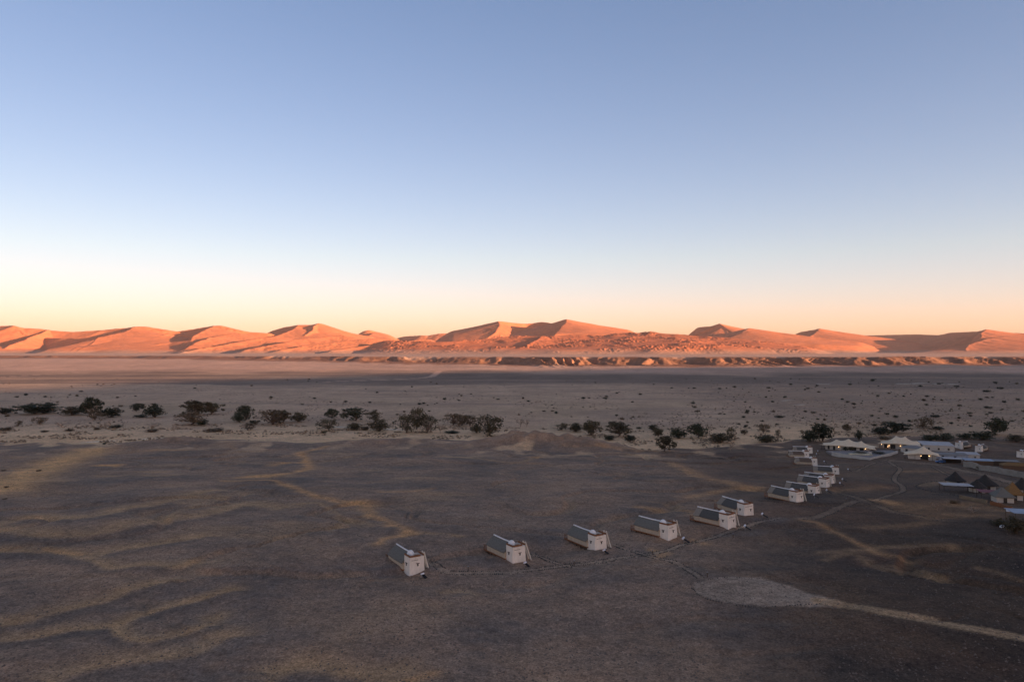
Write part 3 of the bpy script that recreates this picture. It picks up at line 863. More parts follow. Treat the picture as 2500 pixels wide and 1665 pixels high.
def make_hut(kind):
    """local +x: from the thatched room to the tower; viewer's left flank is -y"""
    r = thing('desert_hut', 'x', 'hut', (0, 0, 0), 0, 'desert rooms of the lodge')
    L = 7.4                                   # room length
    # raised deck on posts with the open veranda at the far end
    deck = MB().box(-L - 1.2, .3, -2.25, 2.25, .32, .50).build('deck', M_WOOD, r)
    for i in range(6):
        for sy in (-1, 1):
            link('post', POST, deck, loc=(-L - 1.05 + i * 1.58, sy * 2.05, 0))
    MB().box(-L, .2, -2.05, 2.05, .50, 1.80).build('canvas_wall', M_CANVAS, r)
    v = MB()
    for sy in (-1, 1):
        v.box(-L - 1.15, -L - 1.05, sy * 2.1 - .05, sy * 2.1 + .05, .5, 1.6)
    v.bar((-L - 1.1, -2.1, 1.2), (-L - .02, -2.1, 1.2), .07).bar((-L - 1.1, -2.1, .85), (-L - .02, -2.1, .85), .05)
    v.bar((-L - 1.1, 2.1, 1.2), (-L - .02, 2.1, 1.2), .07).bar((-L - 1.1, -2.05, 1.2), (-L - 1.1, 2.05, 1.2), .07)
    v.build('veranda_rail', M_WOOD, r)
    g = MB()
    g.loft([[(-L + .02, -1.9, 1.5), (-L + .02, 1.9, 1.5), (-L + .02, 0, 3.2)], [(-L + .22, -1.9, 1.5), (-L + .22, 1.9, 1.5), (-L + .22, 0, 3.2)]]).build('gable_wall', M_CANVAS, r)
    roofm = {'a': M_THATCH, 'b': M_THATCH_DK2, 'c': M_THATCH_BR}[kind]
    m = MB(); lengths_roof(m, -L - .25 + (1.9 if kind != 'a' else 0), .1)
    rf = m.build('roof', roofm, r, smooth=False)
    if kind != 'a':
        m = MB(); lengths_roof(m, -L - .25, -L + 1.648, zr=3.48, ze=1.77, hw=2.28)
        m.build('veranda_roof', M_VERANDA, r)
    MB().tube([(-L - .32, 0, 3.56), (-L / 2, 0, 3.50), (-.2, 0, 3.56)], [.15, .15, .17], 6).build('ridge_cap', M_CAP, rf)
    # plastered bath tower with a sleeping deck on top
    hx, hy, H = 1.40, 1.62, 3.4
    cx = hx - .1
    t = MB()
    rings = [rrect(cx, 0, hx + .14, hy + .16, .22, -.5), rrect(cx, 0, hx + .10, hy + .12, .22, .25), rrect(cx, 0, hx, hy, .2, H - .05), rrect(cx, 0, hx - .04, hy - .04, .18, H)]
    rings += [rrect(cx, 0, hx - .24, hy - .24, .1, H), rrect(cx, 0, hx - .24, hy - .24, .1, H - .42)]
    t.loft(rings)
    tw = t.build('tower', M_ADOBE, r, smooth=False)
    MB().box(cx - hx + .28, cx + hx - .28, -hy + .28, hy - .28, H - .41, H - .36).build('roof_deck', M_FLOOR, tw)
    # timber rail round the top
    pr = MB()
    pr.bar((cx - hx + .1, -hy + .1, H + .18), (cx + hx - .1, -hy + .1, H + .18), .22, .33)
    pr.bar((cx - hx + .1, hy - .1, H + .18), (cx + hx - .1, hy - .1, H + .18), .22, .33)
    pr.bar((cx + hx - .1, -hy + .22, H + .177), (cx + hx - .1, hy - .8, H + .177), .21, .326)
    pr.build('parapet_rail', M_WOOD, tw)
    # white dome where the ridge meets the tower
    d = MB(); rg = []
    for a in (0, 18, 36, 54, 70, 82):
        c, s_ = math.cos(math.radians(a)), math.sin(math.radians(a))
        rg.append([(.05 + .90 * c * math.cos(b), -.25 + .80 * c * math.sin(b), H - .25 + 1.05 * s_) for b in [2 * math.pi * k / 12 for k in range(12)]])
    d.loft(rg).build('dome', M_CAP, tw, smooth=True)
    # little windows with timber lintels, drain slots under the parapet
    fx = cx + hx + .02
    def win(x, y, z, w, h, face):
        if face == 'x':
            f = MB().box(x - .03, x + .07, y - w / 2, y + w / 2, z - h / 2, z + h / 2).build('window', M_VOID, tw)
            MB().box(x - .03, x + .11, y - w / 2 - .22, y + w / 2 + .22, z + h / 2 + .003, z + h / 2 + .12).build('lintel', M_WOOD_DK, f)
        else:
            f = MB().box(x - w / 2, x + w / 2, y - .07, y + .03, z - h / 2, z + h / 2).build('window', M_VOID, tw)
            MB().box(x - w / 2 - .22, x + w / 2 + .22, y - .11, y + .03, z + h / 2 + .003, z + h / 2 + .12).build('lintel', M_WOOD_DK, f)
    win(fx, .15 if kind != 'b' else .6, 1.75, .30, .50, 'x')
    win(cx - .1, -hy - .035, 1.75, .36, .50, 'y')
    for k in range(6 if kind == 'b' else 4):
        y = -hy + .55 + k * (2 * hy - 1.3) / 5
        link('drain_slot', SLOT, tw, loc=(cx + hx + .012, y, H - .62))
    return r

def add_ladder(r, base=1.75):
    hy, cx = 1.62, 1.30
    x0, x1 = cx + .45, cx + 1.3
    top = (hy - .02, 4.15); bot = (hy + base, -.15)
    lm = MB().bar((x0, top[0], top[1]), (x0, bot[0], bot[1]), .23).bar((x1, top[0], top[1]), (x1, bot[0], bot[1]), .23).build('ladder', M_LADDER, r)
    n = 12
    for k in range(n):
        t = (k + 1.0) / (n + 1.2)
        link('rung', RUNG, lm, loc=((x0 + x1) / 2, top[0] + (bot[0] - top[0]) * t, top[1] + (bot[1] - top[1]) * t))
    return lm

M_THATCH_DK2 = mat('charcoal_thatch', (.125, .115, .098), noise=3.0, col2=(.07, .066, .058), bump=.6, stretch=(.5, 4, 1))
POST = MB().box(-.07, .07, -.07, .07, -.7, .318).mesh('post', M_WOOD_DK)
SLOT = MB().box(-.02, .05, -.16, .16, -.04, .04).mesh('drain_slot', M_WOOD_DK)
RUNG = MB().box(-.308, .308, -.045, .045, -.04, .04).mesh('rung', M_LADDER)

HUTS = [  # front corner pixel, heading (degrees from straight at the viewer, towards the right), kind, ladder, label
    (1000, 1406, 33, 'a', 1.2, 'nearest thatched desert room, white tower and ladder beside a curved dark court'),
    (1252, 1375, 33, 'a', 1.6, 'second desert room from the left, grey thatch and white tower with ladder'),
    (1453, 1343, 31, 'a', 1.5, 'third desert room from the left, its path crossing the stone-lined track'),
    (1632, 1320, 39, 'a', 1.6, 'fourth desert room from the left, longer roof seen side-on and red-brown parapet'),
    (1778, 1293, 38, 'b', 1.7, 'fifth desert room from the left, dark thatch, in front of the room without a ladder'),
    (1817, 1259, 24, 'b', None, 'desert room with wide blank white tower face and no ladder in view'),
    (1945, 1226, 31, 'b', 1.7, 'front room of the right-hand cluster, dark thatch with white domed tower and ladder'),
    (1993, 1205, 47, 'b', 1.9, 'second room of the right-hand cluster, just behind the front one'),
    (2018, 1191, 46, 'b', 1.9, 'third room of the right-hand cluster, dark window in its tower side'),
    (2031, 1181, 48, 'b', 1.9, 'mostly hidden room of the cluster, only its brown ridge and round tower showing'),
    (2049, 1158, 68, 'b', 1.9, 'desert room set side-on right of the brown-roofed ones, dark roof with a pale end'),
    (1996, 1136, 80, 'c', 1.9, 'brown-roofed room set side-on, nearer of the two brown ones'),
    (1976, 1118, 82, 'c', 1.9, 'brown-roofed room set side-on, behind the other brown one'),
    (1984, 1107, 80, 'b', 1.9, 'rearmost room of the cluster, white ridge line below the canopy tents'),
]
PROTO = {}
HUT_POS = []
for i, (px, py, ang, kind, lad, label) in enumerate(HUTS):
    key = (kind, lad)
    a = math.radians(ang)
    ax = np.array((math.sin(a), -math.cos(a)))            # local +x in the world
    ay = np.array((math.cos(a), math.sin(a)))             # local +y
    x, y, z = at(px, py)
    # the pixel is the tower's front corner: local (2.8, -1.8)
    o2 = np.array((x, y)) - ax * 2.75 + ay * 1.68
    if key not in PROTO:
        r = make_hut(kind)
        if lad: add_ladder(r, lad)
        PROTO[key] = r
    else:
        r = copy_tree(PROTO[key])
    zz = min(gz(*(o2 + ax * s + ay * t)) for s in (-7, 0, 3) for t in (-1.9, 1.9))
    zc = np.mean([gz(*(o2 + ax * s + ay * t)) for s in (0, 3) for t in (-1.9, 1.9)])
    r.location = (o2[0], o2[1], .5 * (zz + zc) + .05)
    r.rotation_euler = (0, 0, math.atan2(ax[1], ax[0]))
    r['label'] = label
    HUT_POS.append((r, ax, ay, o2))

# ---- solar water heaters beside the rooms
def make_heater():
    r = thing('solar_water_heater', 'x', 'water heater', (0, 0, 0), 0, 'solar water heaters beside the rooms')
    MB().quad((-.65, -1.0, .25), (.65, -1.0, .25), (.65, .75, 1.15), (-.65, .75, 1.15)).quad((-.65, .75, 1.07), (.65, .75, 1.07), (.65, -1.0, .17), (-.65, -1.0, .17)) \
        .quad((-.65, -1.0, .17), (.65, -1.0, .17), (.65, -1.0, .25), (-.65, -1.0, .25)).quad((.65, -1.0, .17), (.65, .75, 1.07), (.65, .75, 1.15), (.65, -1.0, .25)) \
        .quad((-.65, .75, 1.07), (-.65, -1.0, .17), (-.65, -1.0, .25), (-.65, .75, 1.15)).build('panel', M_PANEL, r)
    MB().tube([(-.72, 1.0, 1.38), (.72, 1.0, 1.38)], .30, 10).build('tank', M_TANK, r, smooth=False)
    for sx in (-.55, .55):
        MB().bar((sx, -.95, -.3), (sx, -.95, .2), .07).build('leg', M_STEEL, r)
        MB().bar((sx, .8, -.3), (sx, .8, 1.08), .07).build('leg', M_STEEL, r)
    return r
HEAT = [(1036, 1411, 110, 'solar water heater by the ladder foot of the nearest desert room'),
        (1287, 1383, 110, 'solar water heater by the ladder of the second desert room'),
        (1480, 1352, 110, 'low solar water heater at the foot of the third desert room'),
        (1676, 1325, 120, 'solar water heater right of the fourth desert room'),
        (1826, 1294, 120, 'solar water heater right of the fifth desert room'),
        (1868, 1264, 120, 'solar water heater standing alone right of the ladderless room'),
        (1994, 1216, 120, 'solar water heater right of the front room of the cluster'),
        (2024, 1204, 120, 'solar water heater right of the second clustered room'),
        (2056, 1186, 120, 'solar water heater right of the third clustered room'),
        (2062, 1176, 120, 'solar water heater beside the ladder of the half-hidden room'),
        (2075, 1151, 120, 'solar water heater right of the dark side-on room'),
        (2016, 1131, 120, 'solar water heater beside the nearer brown-roofed room'),
        (1997, 1112, 120, 'solar water heater beside the farther brown-roofed room'),
        (2000, 1105, 120, 'solar water heater farthest back, below the first canopy tent')]
hp = None
for px, py, ang, label in HEAT:
    r = make_heater() if hp is None else copy_tree(hp)
    hp = hp or r
    r.location = at(px, py); r.rotation_euler = (0, 0, math.radians(ang - 60)); r['label'] = label
    r.scale = (.55,) * 3 if px < 1500 else (.75,) * 3

# ---- short path lights
def make_post():
    r = thing('path_light', 'x', 'path light', (0, 0, 0), 0, 'short path lights')
    MB().tube([(0, 0, -.2), (0, 0, .95)], .085, 6).build('pole', M_WOOD_DK, r)
    MB().tube([(0, 0, .951), (0, 0, 1.04), (0, 0, 1.10)], [.13, .13, .03], 8).build('cap', M_STEEL, r)
    return r
pp = None
for px, py, label in [(1143, 1394, 'short dark path light on the track between the first two rooms'), (1402, 1380, 'short dark path light where the second side path meets the track'),
                      (1593, 1354, 'short dark path light at the crossing by the fourth room'), (1727, 1409, 'short dark path light above the turning circle'),
                      (1790, 1313, 'short dark path light in front of the fifth room'), (2066, 1225, 'short dark path light below the right-hand cluster')]:
    r = make_post() if pp is None else copy_tree(pp)
    pp = pp or r
    r.location = at(px, py); r['label'] = label

# ---- stones along the paths
def stone_rows():
    mb = MB(); rr = random.Random(3)
    def row(pts, off, step, s0, s1):
        L = smooth_line([np.array(at(*p)[:2]) for p in pts], 6)
        acc = 0
        for a, b in zip(L[:-1], L[1:]):
            d = b - a; n = np.linalg.norm(d)
            if n < 1e-6: continue
            nrm = np.array((-d[1], d[0])) / n
            k = 0
            while acc + k * step < n:
                q = a + d * (acc + k * step) / n + nrm * (off + rr.uniform(-.08, .08))
                k += 1
                if rr.random() < .25: continue
                s = rr.uniform(s0, s1); z = gz(q[0], q[1])
                w = [(q[0] + s * math.cos(t) * rr.uniform(.7, 1.2), q[1] + s * math.sin(t) * rr.uniform(.7, 1.2)) for t in (0.3, 1.4, 2.4, 3.4, 4.5, 5.5)]
                mb.loft([[(u, v, z - .1) for u, v in w], [(q[0] + (u - q[0]) * .65, q[1] + (v - q[1]) * .65, z + s * .9) for u, v in w]], cap0=False)
            acc = acc + k * step - n
    for pts, w, c, s in PATHS[:9]:
        row(pts, w * 1.05, .42, .10, .22); row(pts, -w * 1.05, .42, .10, .22)
    row([(1690, 1436), (1720, 1460), (1800, 1477), (1900, 1480), (2010, 1473)], 0, .5, .10, .2)
    row([(1690, 1436), (1710, 1420), (1790, 1409), (1900, 1416), (1990, 1450)], 0, .5, .08, .16)
    row(R5([(1230, 625), (1240, 645), (1400, 690), (1650, 725), (1800, 760), (2000, 800), (2150, 860)]), 0, .6, .14, .3)
    row(R5([(1230, 620), (1300, 598), (1450, 578), (1600, 568)]), 0, .6, .12, .25)
    o = mb.build('path_stones', M_STONE)
    tag(o, 'small grey stones laid in rows along the paths', 'stones', kind='stuff')
stone_rows()

# ------------------------------------------------------------------ lodge
def face_cam(px, py, turn=0.0):
    x, y, z = at(px, py)
    return (x, y, z), math.radians(turn) - math.atan2(x, y)

def canopy(mb, hw, hd, peaks, edge, top, nx=40, ny=14, tails=()):
    """stretched canvas with pole peaks and scalloped edges: two skins 6 cm apart"""
    pts = []
    for j in range(ny + 1):
        for i in range(nx + 1):
            u = -1 + 2 * i / nx; v = -1 + 2 * j / ny
            sc = 1 - .07 * abs(math.sin(u * math.pi * 2.5)) * abs(v) ** 3
            sx = 1 - .10 * (1 - v * v) * abs(u) ** 4
            x = u * hw * sx; y = v * hd * sc
            z = edge + .9 * (1 - max(abs(u), abs(v)) ** 2)
            for pxx, pyy, h, w in peaks:
                d = math.hypot((x - pxx), (y - pyy) * 1.15)
                z += (h) * math.exp(-d / w)
            z -= .45 * (abs(u) ** 6) * (1 - abs(v)) * 0
            for cu, cv, dz in tails:
                z += dz * math.exp(-((u - cu) ** 2 + (v - cv) ** 2) / .05)
            pts.append((x, y, z))
    n = len(pts); b = len(mb.v)
    mb.v += pts + [(x, y, z - .06) for x, y, z in pts]
    W = nx + 1
    for j in range(ny):
        for i in range(nx):
            q = b + j * W + i
            mb.f.append((q, q + 1, q + W + 1, q + W)); mb.f.append((q + n, q + W + n, q + W + 1 + n, q + 1 + n))
    rim = [(i) for i in range(W)] + [j * W + nx for j in range(1, ny + 1)] + [ny * W + i for i in range(nx - 1, -1, -1)] + [j * W for j in range(ny - 1, 0, -1)]
    for a, c in zip(rim, rim[1:] + rim[:1]):
        mb.f.append((b + a, b + a + n, b + c + n, b + c))
    return mb

LAMPS = []
def bulb(loc, label, r=.12):
    mb = MB()
    rg = [[(r * math.cos(b) * math.cos(math.radians(a)), r * math.sin(b) * math.cos(math.radians(a)), r * math.sin(math.radians(a))) for b in [k * math.pi / 4 for k in range(8)]] for a in (-80, -40, 0, 40, 80)]
    t = thing('wall_lamp', label, 'lamp', loc, 0, 'lit lamps of the lodge')
    mb.loft(rg).build('globe', M_LAMP, t, smooth=True)
    MB().bar((0, .02, r * .9), (0, .02, r + .25), .04).build('bracket', M_STEEL, t)
    return t

def world_of(t, p):
    a = t.rotation_euler[2]; c, s = math.cos(a), math.sin(a)
    return (t.location[0] + c * p[0] - s * p[1], t.location[1] + s * p[0] + c * p[1], t.location[2] + p[2])

# first canopy tent (31 m wide) with the plastered lounge below it
loc, rz = face_cam(2068, 1101, -8)
t1 = thing('canopy_tent', 'large sand-coloured stretch tent with three peaks over a plastered lounge, left of the lodge', 'tent', loc, rz, 'canopy tents of the lodge')
canopy(MB(), 15.5, 6.2, [(-6.5, 0, 2.5, 2.7), (0, .5, 3.2, 3.0), (7.0, 0, 2.5, 2.7)], 2.4, 5, tails=[(-1, 0, -.5), (1, -1, -.5), (-1, -1, .3)]).build('canopy', M_TENT, t1, smooth=True, loc=(0, 5.5, 0))
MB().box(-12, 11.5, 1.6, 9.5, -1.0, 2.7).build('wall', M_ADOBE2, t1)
for x, w in ((-10.2, 1.1), (-7.2, 1.2), (-1.0, .9), (3.4, 2.6), (7.6, 2.2)):
    MB().box(x - w / 2, x + w / 2, 1.50, 1.68, .1, 2.25).build('window' if w < 2 else 'doorway', M_VOID, t1)
for x in (-14, -7, 0, 7, 14):
    MB().tube([(x, .3, -1.0), (x, .3, 3.0)], .09, 6).build('pole', M_WOOD_DK, t1)
for x in (-4.6, 9.6):
    bulb(world_of(t1, (x, 1.2, 1.9)), 'lit lamp on the front of the three-peaked tent, ' + ('left one' if x < 0 else 'right one'))

# terrace with its white retaining wall, pool platform and planting
tw = [at(2031, 1112), at(2124, 1123), at(2176, 1112), at(2192, 1106)]
base_z = min(p[2] for p in tw) - .4
topz = max(p[2] for p in tw) + 1.15
lt = thing('terrace', 'raised lodge terrace with white retaining wall pointing at the viewer', 'terrace', (tw[1][0], tw[1][1], tw[1][2]))
o_ = np.array(lt.location)
def lp(x, y, z): return (x - o_[0], y - o_[1], z - o_[2])
for (p, q) in zip(tw[:-1], tw[1:]):
    m = MB(); d = np.array((q[0] - p[0], q[1] - p[1])); d /= np.linalg.norm(d); nn = np.array((-d[1], d[0])) * .18
    ring0 = [(p[0] - nn[0], p[1] - nn[1]), (q[0] - nn[0], q[1] - nn[1]), (q[0] + nn[0], q[1] + nn[1]), (p[0] + nn[0], p[1] + nn[1])]
    m.loft([[lp(a, b, base_z) for a, b in ring0], [lp(a, b, topz) for a, b in ring0]]).build('retaining_wall', M_ADOBE2, lt)
back = [(tw[0][0] + 1, tw[0][1] + 9), (tw[3][0], tw[3][1] + 6)]
inner = [(p[0], p[1] + .5) for p in tw] + [back[1], back[0]]
MB().loft([[lp(a, b, base_z) for a, b in inner], [lp(a, b, topz - .75) for a, b in inner]]).build('paving', M_PAVE, lt)
c = np.mean([p[:2] for p in tw[:3]], axis=0)
MB().box(-6.5, 5.5, -1.4, 1.6, -.3, .55).build('pool_platform', M_POOL, lt, loc=lp(c[0] - .3, c[1] + 2.6, topz - .75), rz=math.radians(-12))
MB().box(-4.0, 3.5, -.8, .8, .553, .60).build('pool_water', mat('pool_water', (.09, .13, .12), rough=.08, spec=.5), lt, loc=lp(c[0] - .3, c[1] + 2.6, topz - .75), rz=math.radians(-12))
MB().box(-.8, .8, -.7, .7, -.3, 1.0).box(-2.4, -1.0, -.6, .6, -.3, .75).build('plinth', M_ADOBE2, lt, loc=lp(c[0] + 6.5, c[1] + 6.5, topz - .75))

# second canopy tent
loc, rz = face_cam(2196, 1098, -6)
t2 = thing('canopy_tent', 'higher sand-coloured stretch tent with two peaks, behind the terrace', 'tent', loc, rz, 'canopy tents of the lodge')
canopy(MB(), 11.5, 6.0, [(-2.2, 0, 3.4, 3.0), (2.6, 0, 3.1, 2.8), (8.5, 1, 1.6, 2)], 3.0, 5, tails=[(-1, -.4, -.6)]).build('canopy', M_TENT, t2, smooth=True, loc=(0, 5.0, 0))
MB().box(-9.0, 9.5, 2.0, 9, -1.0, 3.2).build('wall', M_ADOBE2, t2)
for x, w in ((-7.5, 1.6), (-3.6, 2.6), (2.5, 1.4)):
    MB().box(x - w / 2, x + w / 2, 1.9, 2.08, .2, 2.6).build('doorway', M_VOID, t2)
for x in (-10.5, -4, 3, 10):
    MB().tube([(x, .2, -1.0), (x, .2, 3.6)], .09, 6).build('pole', M_WOOD_DK, t2)
for x, z, nm in ((-9.6, 2.3, 'leftmost'), (-5.6, 1.9, 'second'), (-6.2, 1.2, 'lowest'), (.4, 2.2, 'rightmost')):
    bulb(world_of(t2, (x, 1.5, z)), 'lit lamp under the two-peaked tent, ' + nm + ' of four')

def building(name, label, cat, px, py, turn, w, d, h, wallm, roofm, roof='flat', openings=(), over=.3, base=-1.0, group=None, ridge=1.6):
    loc, rz = face_cam(px, py, turn)
    b = thing(name, label, cat, loc, rz, group)
    MB().box(-w / 2, w / 2, 0, d, base, h).build('wall', wallm, b)
    if roof == 'flat':
        MB().box(-w / 2 - over, w / 2 + over, -over, d + over, h + .003, h + .22).build('roof', roofm, b)
    elif roof == 'hip':
        m = MB(); o = over
        e = [(-w / 2 - o, -o, h), (w / 2 + o, -o, h), (w / 2 + o, d + o, h), (-w / 2 - o, d + o, h)]
        k = min(w, d) / 2
        r0 = (-w / 2 + k, d / 2, h + ridge) if w > d else (0, d / 2 - .01, h + ridge)
        r1 = (w / 2 - k, d / 2, h + ridge) if w > d else (0, d / 2 + .01, h + ridge)
        m.quad(e[0], e[1], r1, r0).quad(e[2], e[3], r0, r1)
        m.v += []
        m.quad(e[1], e[2], r1); m.quad(e[3], e[0], r0); m.quad(*[(x, y, z - .004) for x, y, z in reversed(e)])
        m.build('roof', roofm, b)
    elif roof == 'mono':
        MB().loft([[(-w / 2 - over, -over, h + .003), (w / 2 + over, -over, h + .003), (w / 2 + over, d + over, h + .003), (-w / 2 - over, d + over, h + .003)],
                   [(-w / 2 - over, -over, h + .2), (w / 2 + over, -over, h + .2), (w / 2 + over, d + over, h + ridge), (-w / 2 - over, d + over, h + ridge)]]).build('roof', roofm, b)
    for (x, z0, z1, ww, nm) in openings:
        MB().box(x - ww / 2, x + ww / 2, -.07, .04, z0, z1).build(nm, M_VOID, b)
    return b

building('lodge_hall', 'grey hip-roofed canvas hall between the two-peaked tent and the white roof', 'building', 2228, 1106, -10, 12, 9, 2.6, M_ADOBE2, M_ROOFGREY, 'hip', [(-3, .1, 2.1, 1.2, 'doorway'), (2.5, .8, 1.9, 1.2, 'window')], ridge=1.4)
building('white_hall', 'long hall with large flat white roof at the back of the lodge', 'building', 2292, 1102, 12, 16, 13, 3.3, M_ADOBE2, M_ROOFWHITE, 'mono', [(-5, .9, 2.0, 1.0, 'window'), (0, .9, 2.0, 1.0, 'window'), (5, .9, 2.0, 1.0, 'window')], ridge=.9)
# third tent: the entrance
loc, rz = face_cam(2251, 1122, 4)
t3 = thing('canopy_tent', 'small sand-coloured entrance tent with one peak, dark doorway and two lamps', 'tent', loc, rz, 'canopy tents of the lodge')
canopy(MB(), 8.8, 4.8, [(1.0, 0, 3.9, 3.4)], 2.3, 5, nx=28, tails=[(-1, -1, -.2), (1, -1, -.2)]).build('canopy', M_TENT, t3, smooth=True, loc=(0, 4.0, 0))
MB().box(-6.2, -.6, .9, 7, -1, 2.6).build('wall', M_ADOBE2, t3)
MB().box(3.1, 6.6, .9, 7, -1, 2.6).build('wall', M_ADOBE2, t3)
MB().box(-.597, 3.097, 3.2, 7, -1, 2.55).build('doorway', M_VOID, t3)
for x in (-7.8, -3.2, 4.8, 7.8):
    MB().tube([(x, .1, -1), (x, .1, 2.9)], .08, 6).build('pole', M_WOOD_DK, t3)
bulb(world_of(t3, (-.35, .6, 1.9)), 'lit lamp left of the dark doorway of the entrance tent', .13)
bulb(world_of(t3, (3.4, .6, 2.1)), 'lit lamp right of the dark doorway of the entrance tent', .14)

building('store', 'low building with long pale grey roof right of the entrance tent', 'building', 2322, 1121, 22, 17, 5, 2.3, mat('painted_shade_plaster', (.40, .42, .46), noise=.5), M_ROOFGREY, 'mono', [(-4, .2, 1.9, 1.0, 'doorway'), (2, .8, 1.7, 1.2, 'window')], ridge=.7)  # the wall's bluish shade is put into its plaster colour
building('small_store', 'small white block house beside the carport', 'building', 2368, 1121, 16, 9.5, 6, 2.4, M_ADOBE2, M_ROOFWHITE, 'mono', [(2.5, .8, 1.6, .8, 'window')], ridge=.8)
# carport with a blue car under it
loc, rz = face_cam(2333, 1132, 14)
cp = thing('carport', 'open carport with flat pale roof, a blue car under it', 'carport', loc, rz)
MB().box(-5.2, 4.2, .2, 6.0, 2.25, 2.42).build('roof', M_ROOFWHITE, cp)
MB().box(-4.6, 4.0, 5.6, 5.9, -.6, 2.245).build('back_wall', M_WOOD_DK, cp)
for x in (-4.9, -.6, 3.9):
    MB().box(x - .08, x + .08, .4, .56, -.8, 2.245).build('post', M_WOOD_DK, cp)
def make_car():
    x, y, z = world_of(cp, (-6.2, 2.6, 0))
    c_ = thing('parked_car', 'dark blue off-road car parked at the left end of the carport', 'car', (x, y, gz(x, y)), cp.rotation_euler[2] + math.radians(4))
    prof = [(-2.2, .45), (-2.2, 1.0), (-1.95, 1.1), (-1.0, 1.15), (-.55, 1.75), (1.9, 1.78), (2.15, 1.1), (2.15, .45)]
    MB().loft([[(x, -.9, z) for x, z in prof], [(x, .9, z) for x, z in prof]]).build('body', M_CAR, c_)
    for sy in (-1, 1):
        MB().quad((-.85, sy * .906, 1.2), (1.7, sy * .906, 1.2), (1.6, sy * .906, 1.65), (-.5, sy * .906, 1.65)).build('side_window', M_VOID, c_)
    MB().quad((-1.0, -.75, 1.19), (-1.0, .75, 1.19), (-.6, .72, 1.71), (-.6, -.72, 1.71)).build('windscreen', M_VOID, c_)
    for sy in (-.6, .6):
        MB().box(-2.24, -2.19, sy - .18, sy + .18, .82, .98).build('headlight', M_TANK, c_)
    for x in (-1.35, 1.35):
        for sy in (-.82, .82):
            MB().tube([(x, sy - .12, .38), (x, sy + .12, .38)], .38, 12).build('wheel', M_TYRE, c_)
make_car()

# compound wall on the right and the sheds behind it
def wall_run(name, label, pts, h, th, m, cat='wall', bumps=0.0):
    P = [at(*p) for p in pts]
    w = thing(name, label, cat, P[0])
    o = np.array(P[0])
    for k, (p, q) in enumerate(zip(P[:-1], P[1:])):
        d = np.array((q[0] - p[0], q[1] - p[1])); L = np.linalg.norm(d); d /= L; nn = np.array((-d[1], d[0])) * th / 2
        n = max(2, int(L / 1.5)); rings = []
        for i in range(n + 1):
            t = i / n
            x, y = p[0] + d[0] * L * t, p[1] + d[1] * L * t
            z0 = gz(x, y); zt = z0 + h + bumps * (pn(np.array([x / 4]), np.array([y / 4]), 9)[0])
            rings.append([(x - nn[0] - o[0], y - nn[1] - o[1], z0 - .6 - o[2]), (x + nn[0] - o[0], y + nn[1] - o[1], z0 - .6 - o[2]),
                          (x + nn[0] - o[0], y + nn[1] - o[1], zt - o[2]), (x - nn[0] - o[0], y - nn[1] - o[1], zt - o[2])])
        MB().loft(rings).build('wall_section', m, w)
    return w
wall_run('compound_wall', 'long plastered white wall of the service yard running off to the right', [(2353, 1139), (2390, 1147), (2440, 1156), (2500, 1167), (2580, 1180)], 2.6, .4, M_YARD, bumps=.35)
building('yard_shed', 'long shed with pale blue sheet roof behind the white yard wall', 'shed', 2392, 1137, 20, 12, 4, 2.4, M_SHED, M_ROOFBLUE, 'mono', ridge=.6)
building('yard_shed', 'long low shed with grey roof edge behind the blue-roofed one', 'shed', 2432, 1137, 20, 20, 3.5, 2.2, M_WOOD_DK, M_ROOFGREY, 'mono', ridge=.5)
building('yard_shed', 'shed with tan thatched roof at the right end of the yard', 'shed', 2492, 1148, 20, 14, 5, 2.0, M_SHED, M_THATCH_GOLD, 'hip', ridge=1.2)

# three more rooms seen from behind at the right edge
for px, py, ang, label in [(2338, 1094, -62, 'small room with white tower behind the large white roof'), (2388, 1103, -50, 'room with white tower and tan base right of the white hall'),
                           (2490, 1117, -55, 'room with grey-white tower at the right edge, above the yard wall')]:
    a = math.radians(ang)
    ax = np.array((-math.sin(a) * -1, -math.cos(a))); 
    ax = np.array((math.sin(a), -math.cos(a))); ay = np.array((math.cos(a), math.sin(a)))
    x, y, z = at(px, py)
    o2 = np.array((x, y)) - ax * 3.0
    r = copy_tree(PROTO[('b', None)])
    r.location = (o2[0], o2[1], z + .05); r.rotation_euler = (0, 0, math.atan2(ax[1], ax[0])); r['label'] = label

# thatched round huts and shade roofs of the camp at the right edge
def rondavel(px, py, rad, hw, hr, label, roofm, wallm=M_ADOBE2, sq=False):
    loc, rz = face_cam(px, py, 20)
    b = thing('round_hut', label, 'hut', (loc[0], loc[1] + rad, loc[2]), rz, 'thatched round huts')
    n = 4 if sq else 14
    off = math.pi / 4 if sq else 0
    cc = lambda r_, z: [(r_ * math.cos(2 * math.pi * k / n + off), r_ * math.sin(2 * math.pi * k / n + off), z) for k in range(n)]
    MB().loft([cc(rad * .82, -.8), cc(rad * .82, hw)]).build('wall', wallm, b)
    MB().loft([cc(rad * 1.04, hw - .25), cc(rad * 1.06, hw - .05), cc(rad * .72, hw + hr * .28), cc(rad * .36, hw + hr * .62), cc(rad * .06, hw + hr)]).build('roof', roofm, b)
    MB().tube([(0, 0, hw + hr - .15), (0, 0, hw + hr + .25)], [.18, .06], 6).build('finial', M_WOOD_DK, b)
    k = rad * .82 * (.7071 if sq else 1)
    MB().box(-.5, .5, -k - .05, -k + .12, -.3, hw - .35).build('doorway', M_VOID, b)
rondavel(2347, 1187, 3.4, 1.7, 3.2, 'dark conical thatched hut behind the white shade roof', M_THATCH_DK)
rondavel(2400, 1204, 3.0, 1.7, 2.6, 'lower of the joined dark thatched huts, in the middle', M_THATCH_DK)
